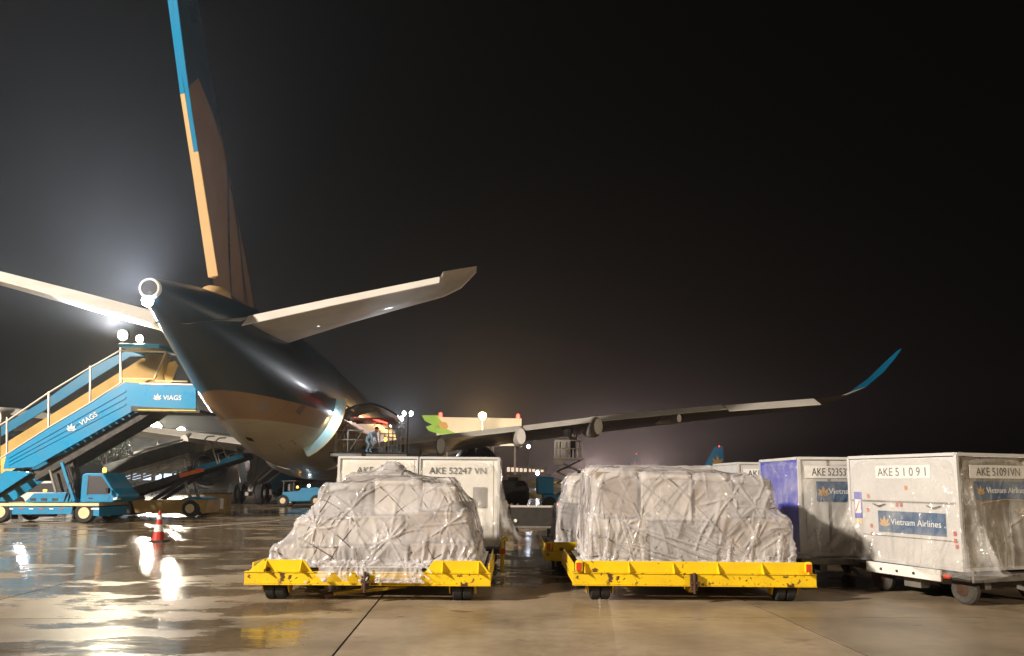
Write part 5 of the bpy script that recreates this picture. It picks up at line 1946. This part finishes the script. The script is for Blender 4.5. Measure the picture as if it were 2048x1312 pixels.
TB = thing('terminal', 'low distant terminal with a row of lit windows at the end of the aisle', 'building', (at(1050, 960, 260).x, 260, 0))
toff = Vector(TB.location)
MB().span(-7, 9, 0, 12, 0, 4.2).build('wall', M['wall_dark'], TB)
MB().span(-7.3, 7.2, -.5, 12, 4.21, 4.6).build('roof', M['wall_dark'], TB)
for k in range(9):
    x = -6.2 + k * 1.45
    MB().span(x, x + .95, -.08, -.01, 4.9 - .01, 4.9 + 1.5 - .1 * k).build('window', M['lit_win'], TB)
MB().span(-6.6, 7.4, .0, 8, 4.61, 6.6).build('upper_wall', M['wall_dark'], TB)


# ------------------------------------------------------------------ apron lamp masts
def mast(px, py, Y, label, mat, power, col, head=.5, cone=160):
    top = at(px, py, Y)
    t = thing('light_mast', label, 'light mast', (top.x, Y, 0), 0, 'apron light masts')
    MB().tube((0, .3, 0), (0, .3, top.z - .2), .16, 12, .09).build('pole', M['grey_steel'], t, smooth=True)
    h = MB().box((0, .18, top.z), (head * 2.2, .3, head * 1.6)).build('lamp_head', M['dark_steel'], t, bevel=.04)
    MB().lathe([(head, 0), (head * .6, .05)], (0, .02, top.z), (0, -1, -.12), 20).build('lamp_lens', mat, h)
    if power:
        spot('mast_lamp', (top.x, Y - .3, top.z), (top.x * .2, 0, 1), power, col, cone=cone, size=head)
    return t


mast(965, 832, 118, 'light mast with an orange lamp in front of the white hall', M['lamp_orange'], 11000, (1.0, .60, .24), .6)
spot('hall_floodlight', at(960, 905, 112), at(945, 858, 150), 70000, (1.0, .86, .6), cone=90, size=.4)  # added lamp that brightens the hall front
mast(960, 906, 111, 'low light mast behind the right engine turned to the white hall', M['dark_steel'], 0, None, .35)
mast(62, 900, 72, 'low light mast hidden behind the stair flight', M['lamp_cool'], 3500, (.78, .88, 1.0), .4, 150)
mast(312, 855, 78, 'light mast under the left wing, the left of two behind the belt loader', M['lamp_warm'], 13000, (1.0, .90, .70), .55, 150)
mast(362, 863, 84, 'light mast under the left wing, the right of two behind the belt loader', M['lamp_warm'], 11000, (1.0, .90, .70), .5, 150)
mast(1500, 938, 185, 'low light mast behind the right-hand containers', M['lamp_cool'], 0, None, .3)
spot('tail_floodlight', at(1500, 936, 184), at(1432, 910, 210), 9000, (1, .92, .85), cone=60, size=.3)  # added lamp that brightens the far blue tail
mast(1190, 946, 300, 'farthest light mast, hidden behind the wrapped loads, left one', M['lamp_orange'], 90000, (1.0, .70, .62), .5)  # hidden lamp added to put a glow over the horizon
mast(1300, 946, 330, 'farthest light mast, hidden behind the wrapped loads, right one', M['lamp_orange'], 60000, (1.0, .70, .62), .5)  # second hidden lamp added for the horizon glow
mast(1057, 893, 180, 'far light mast with a small white lamp above the terminal', M['lamp_cool'], 0, None, .42)
mast(1075, 946, 200, 'low far lamp post with a white lamp beside the terminal', M['lamp_cool'], 0, None, .5)
mast(802, 838, 140, 'light mast with a white lamp behind the cargo loader', M['lamp_cool'], 9000, (.85, .92, 1), .45)

# ------------------------------------------------------------------ far parked airliners: only the tails show
for px_, py_, Y, lab in ((1432, 893, 210, 'distant parked airliner whose blue tail with gold petals rises over the load'),
                         (1268, 908, 320, 'more distant parked airliner with a dim tail left of the blue one')):
    tp = at(px_, py_, Y)
    k = tp.z / 11.8
    t = thing('parked_airliner', lab, 'aircraft', (tp.x, Y, 0), R(8), 'far parked airliners')
    f_ = foil([(-4.2 * k, 0, 5.6 * k), (-.4 * k, 0, 11.8 * k)], [(2.4 * k, 0, 5.6 * k), (2.0 * k, 0, 11.8 * k)], (0, 1, 0), [.1, .1]).build('fin', M['ac_teal'], t, smooth=True)
    f_.scale = (1, 1, 1)
    lotus(f_, (.2 * k, -.45, 6.4 * k), 0, 3.0 * k, M['gold'])
    bp_ = at(px_ + 4, py_ - 1, Y)
    MB().lathe([(.12 * k, 0), (.12 * k, .3)], (.9 * k, -.1, 11.7 * k), (0, 0, 1), 10).build('beacon', M['lamp_red'], t)
    rr = []
    for x, r_, zc in ((5.2, .3, 5.0), (1, 1.4, 4.6), (-5, 2.0, 4.2), (-25, 2.0, 4.1), (-29, 1.4, 3.9), (-31.5, .2, 3.6)):
        rr.append([Vector((x * k, r_ * k * math.cos(a), zc * k + r_ * k * math.sin(a))) for a in [2 * math.pi * q / 20 for q in range(20)]])
    MB().loft(rr).build('fuselage', M['ac_white'], t, smooth=True)
    MB().bar((-12 * k, 0, 0), (-12 * k, 0, 2.4 * k), .4).build('gear', M['grey_steel'], t)
    MB().bar((-27 * k, 0, 0), (-27 * k, 0, 2.4 * k), .3).build('gear', M['grey_steel'], t)

# ------------------------------------------------------------------ trees beyond the stairs


def leafmat():
    m, n, l, b = nmat('leaves')
    t = noise(n, l, 1.2, 3)
    c = ramp(n, l, t.outputs[0], [(.35, (.025, .05, .012)), (.65, (.07, .13, .03))])
    l.new(c, b.inputs['Base Color'])
    b.inputs['Roughness'].default_value = .5
    return m


M['leaf'] = leafmat()
for px_, Y, top, wid, lab in ((205, 70, 852, 3.4, 'leafy green tree seen under the stair flight'), (120, 76, 880, 3.0, 'lower dark tree behind the stair truck mast')):
    base = at(px_, 985, Y)
    h = at(px_, top, Y).z
    t = thing('tree', lab, 'tree', (base.x, Y, 0), 0, 'trees beyond the stairs')
    tr = MB().path([(0, 0, 0), (.1, 0, h * .3), (-.1, .1, h * .55), (.1, 0, h * .85)], .16, 8)
    for k in range(7):
        a = k * 2.4
        tr.path([(0, 0, h * (.35 + .05 * k)), (math.cos(a) * wid * .35, math.sin(a) * wid * .35, h * (.5 + .05 * k)), (math.cos(a) * wid * .7, math.sin(a) * wid * .7, h * (.6 + .05 * k))], .06, 5)
    tr.build('trunk', M['bark'], t)
    vs, fs = [], []
    cl_ = [(rng.normal(0, wid * .42), rng.normal(0, wid * .4), h * (.55 + .4 * rng.random())) for _ in range(34)]
    for cx_, cy_, cz_ in cl_:
        for _ in range(110):
            d = rng.normal(0, .36, 3)
            p = Vector((cx_, cy_, cz_)) + Vector(d)
            n_ = Vector(rng.normal(0, 1, 3)).normalized()
            a = n_.orthogonal().normalized()
            b_ = n_.cross(a)
            sz = .07 + .07 * rng.random()
            i = len(vs)
            vs += [p + a * sz, p + b_ * sz * .5, p - a * sz, p - b_ * sz * .5]
            fs.append((i, i + 1, i + 2, i + 3))
    me = bpy.data.meshes.new('crown')
    me.from_pydata(vs, [], fs)
    me.materials.append(M['leaf'])
    inst('crown', me, t)

# ------------------------------------------------------------------ the floodlight mast behind the photographer that lights the stand
fm = thing('floodlight_mast', 'tall apron floodlight mast behind the photographer', 'light mast', (KEY[0], KEY[1] - 1.2, 0))
MB().tube((0, 0, 0), (0, 0, 25), .35, 16, .16).build('pole', M['grey_steel'], fm, smooth=True)
MB().bar((-2.2, .2, 24.9), (2.2, .2, 24.9), .2).build('crossbar', M['grey_steel'], fm)
for x in (-1.8, -.9, 0, .9, 1.8):
    h = MB().box((x, .45, 24.55), (.6, .35, .5)).build('lamp_head', M['dark_steel'], fm, bevel=.03)

fm2 = copy_tree(fm)  # mast copy added to carry the unseen fill lamp
fm2.location = (FILL[0], FILL[1] - 1.2, 0)
fm2['label'] = 'second apron floodlight mast behind the photographer, farther right'

# ------------------------------------------------------------------ haze lit by the lamps
hz = MB().span(-140, 160, -60, 420, -1.0, 27.5).build('haze', None)
m = bpy.data.materials.new('haze')
m.use_nodes = True
m.node_tree.nodes.remove(m.node_tree.nodes['Principled BSDF'])
pv = m.node_tree.nodes.new('ShaderNodeVolumePrincipled')
pv.inputs['Color'].default_value = (.92, .94, 1.0, 1)
pv.inputs['Density'].default_value = 0.00055
pv.inputs['Anisotropy'].default_value = 0.7
m.node_tree.links.new(pv.outputs[0], m.node_tree.nodes['Material Output'].inputs['Volume'])
hz.data.materials.append(m)
tag(hz, 'thin night haze lit by the lamps', 'haze', kind='stuff')
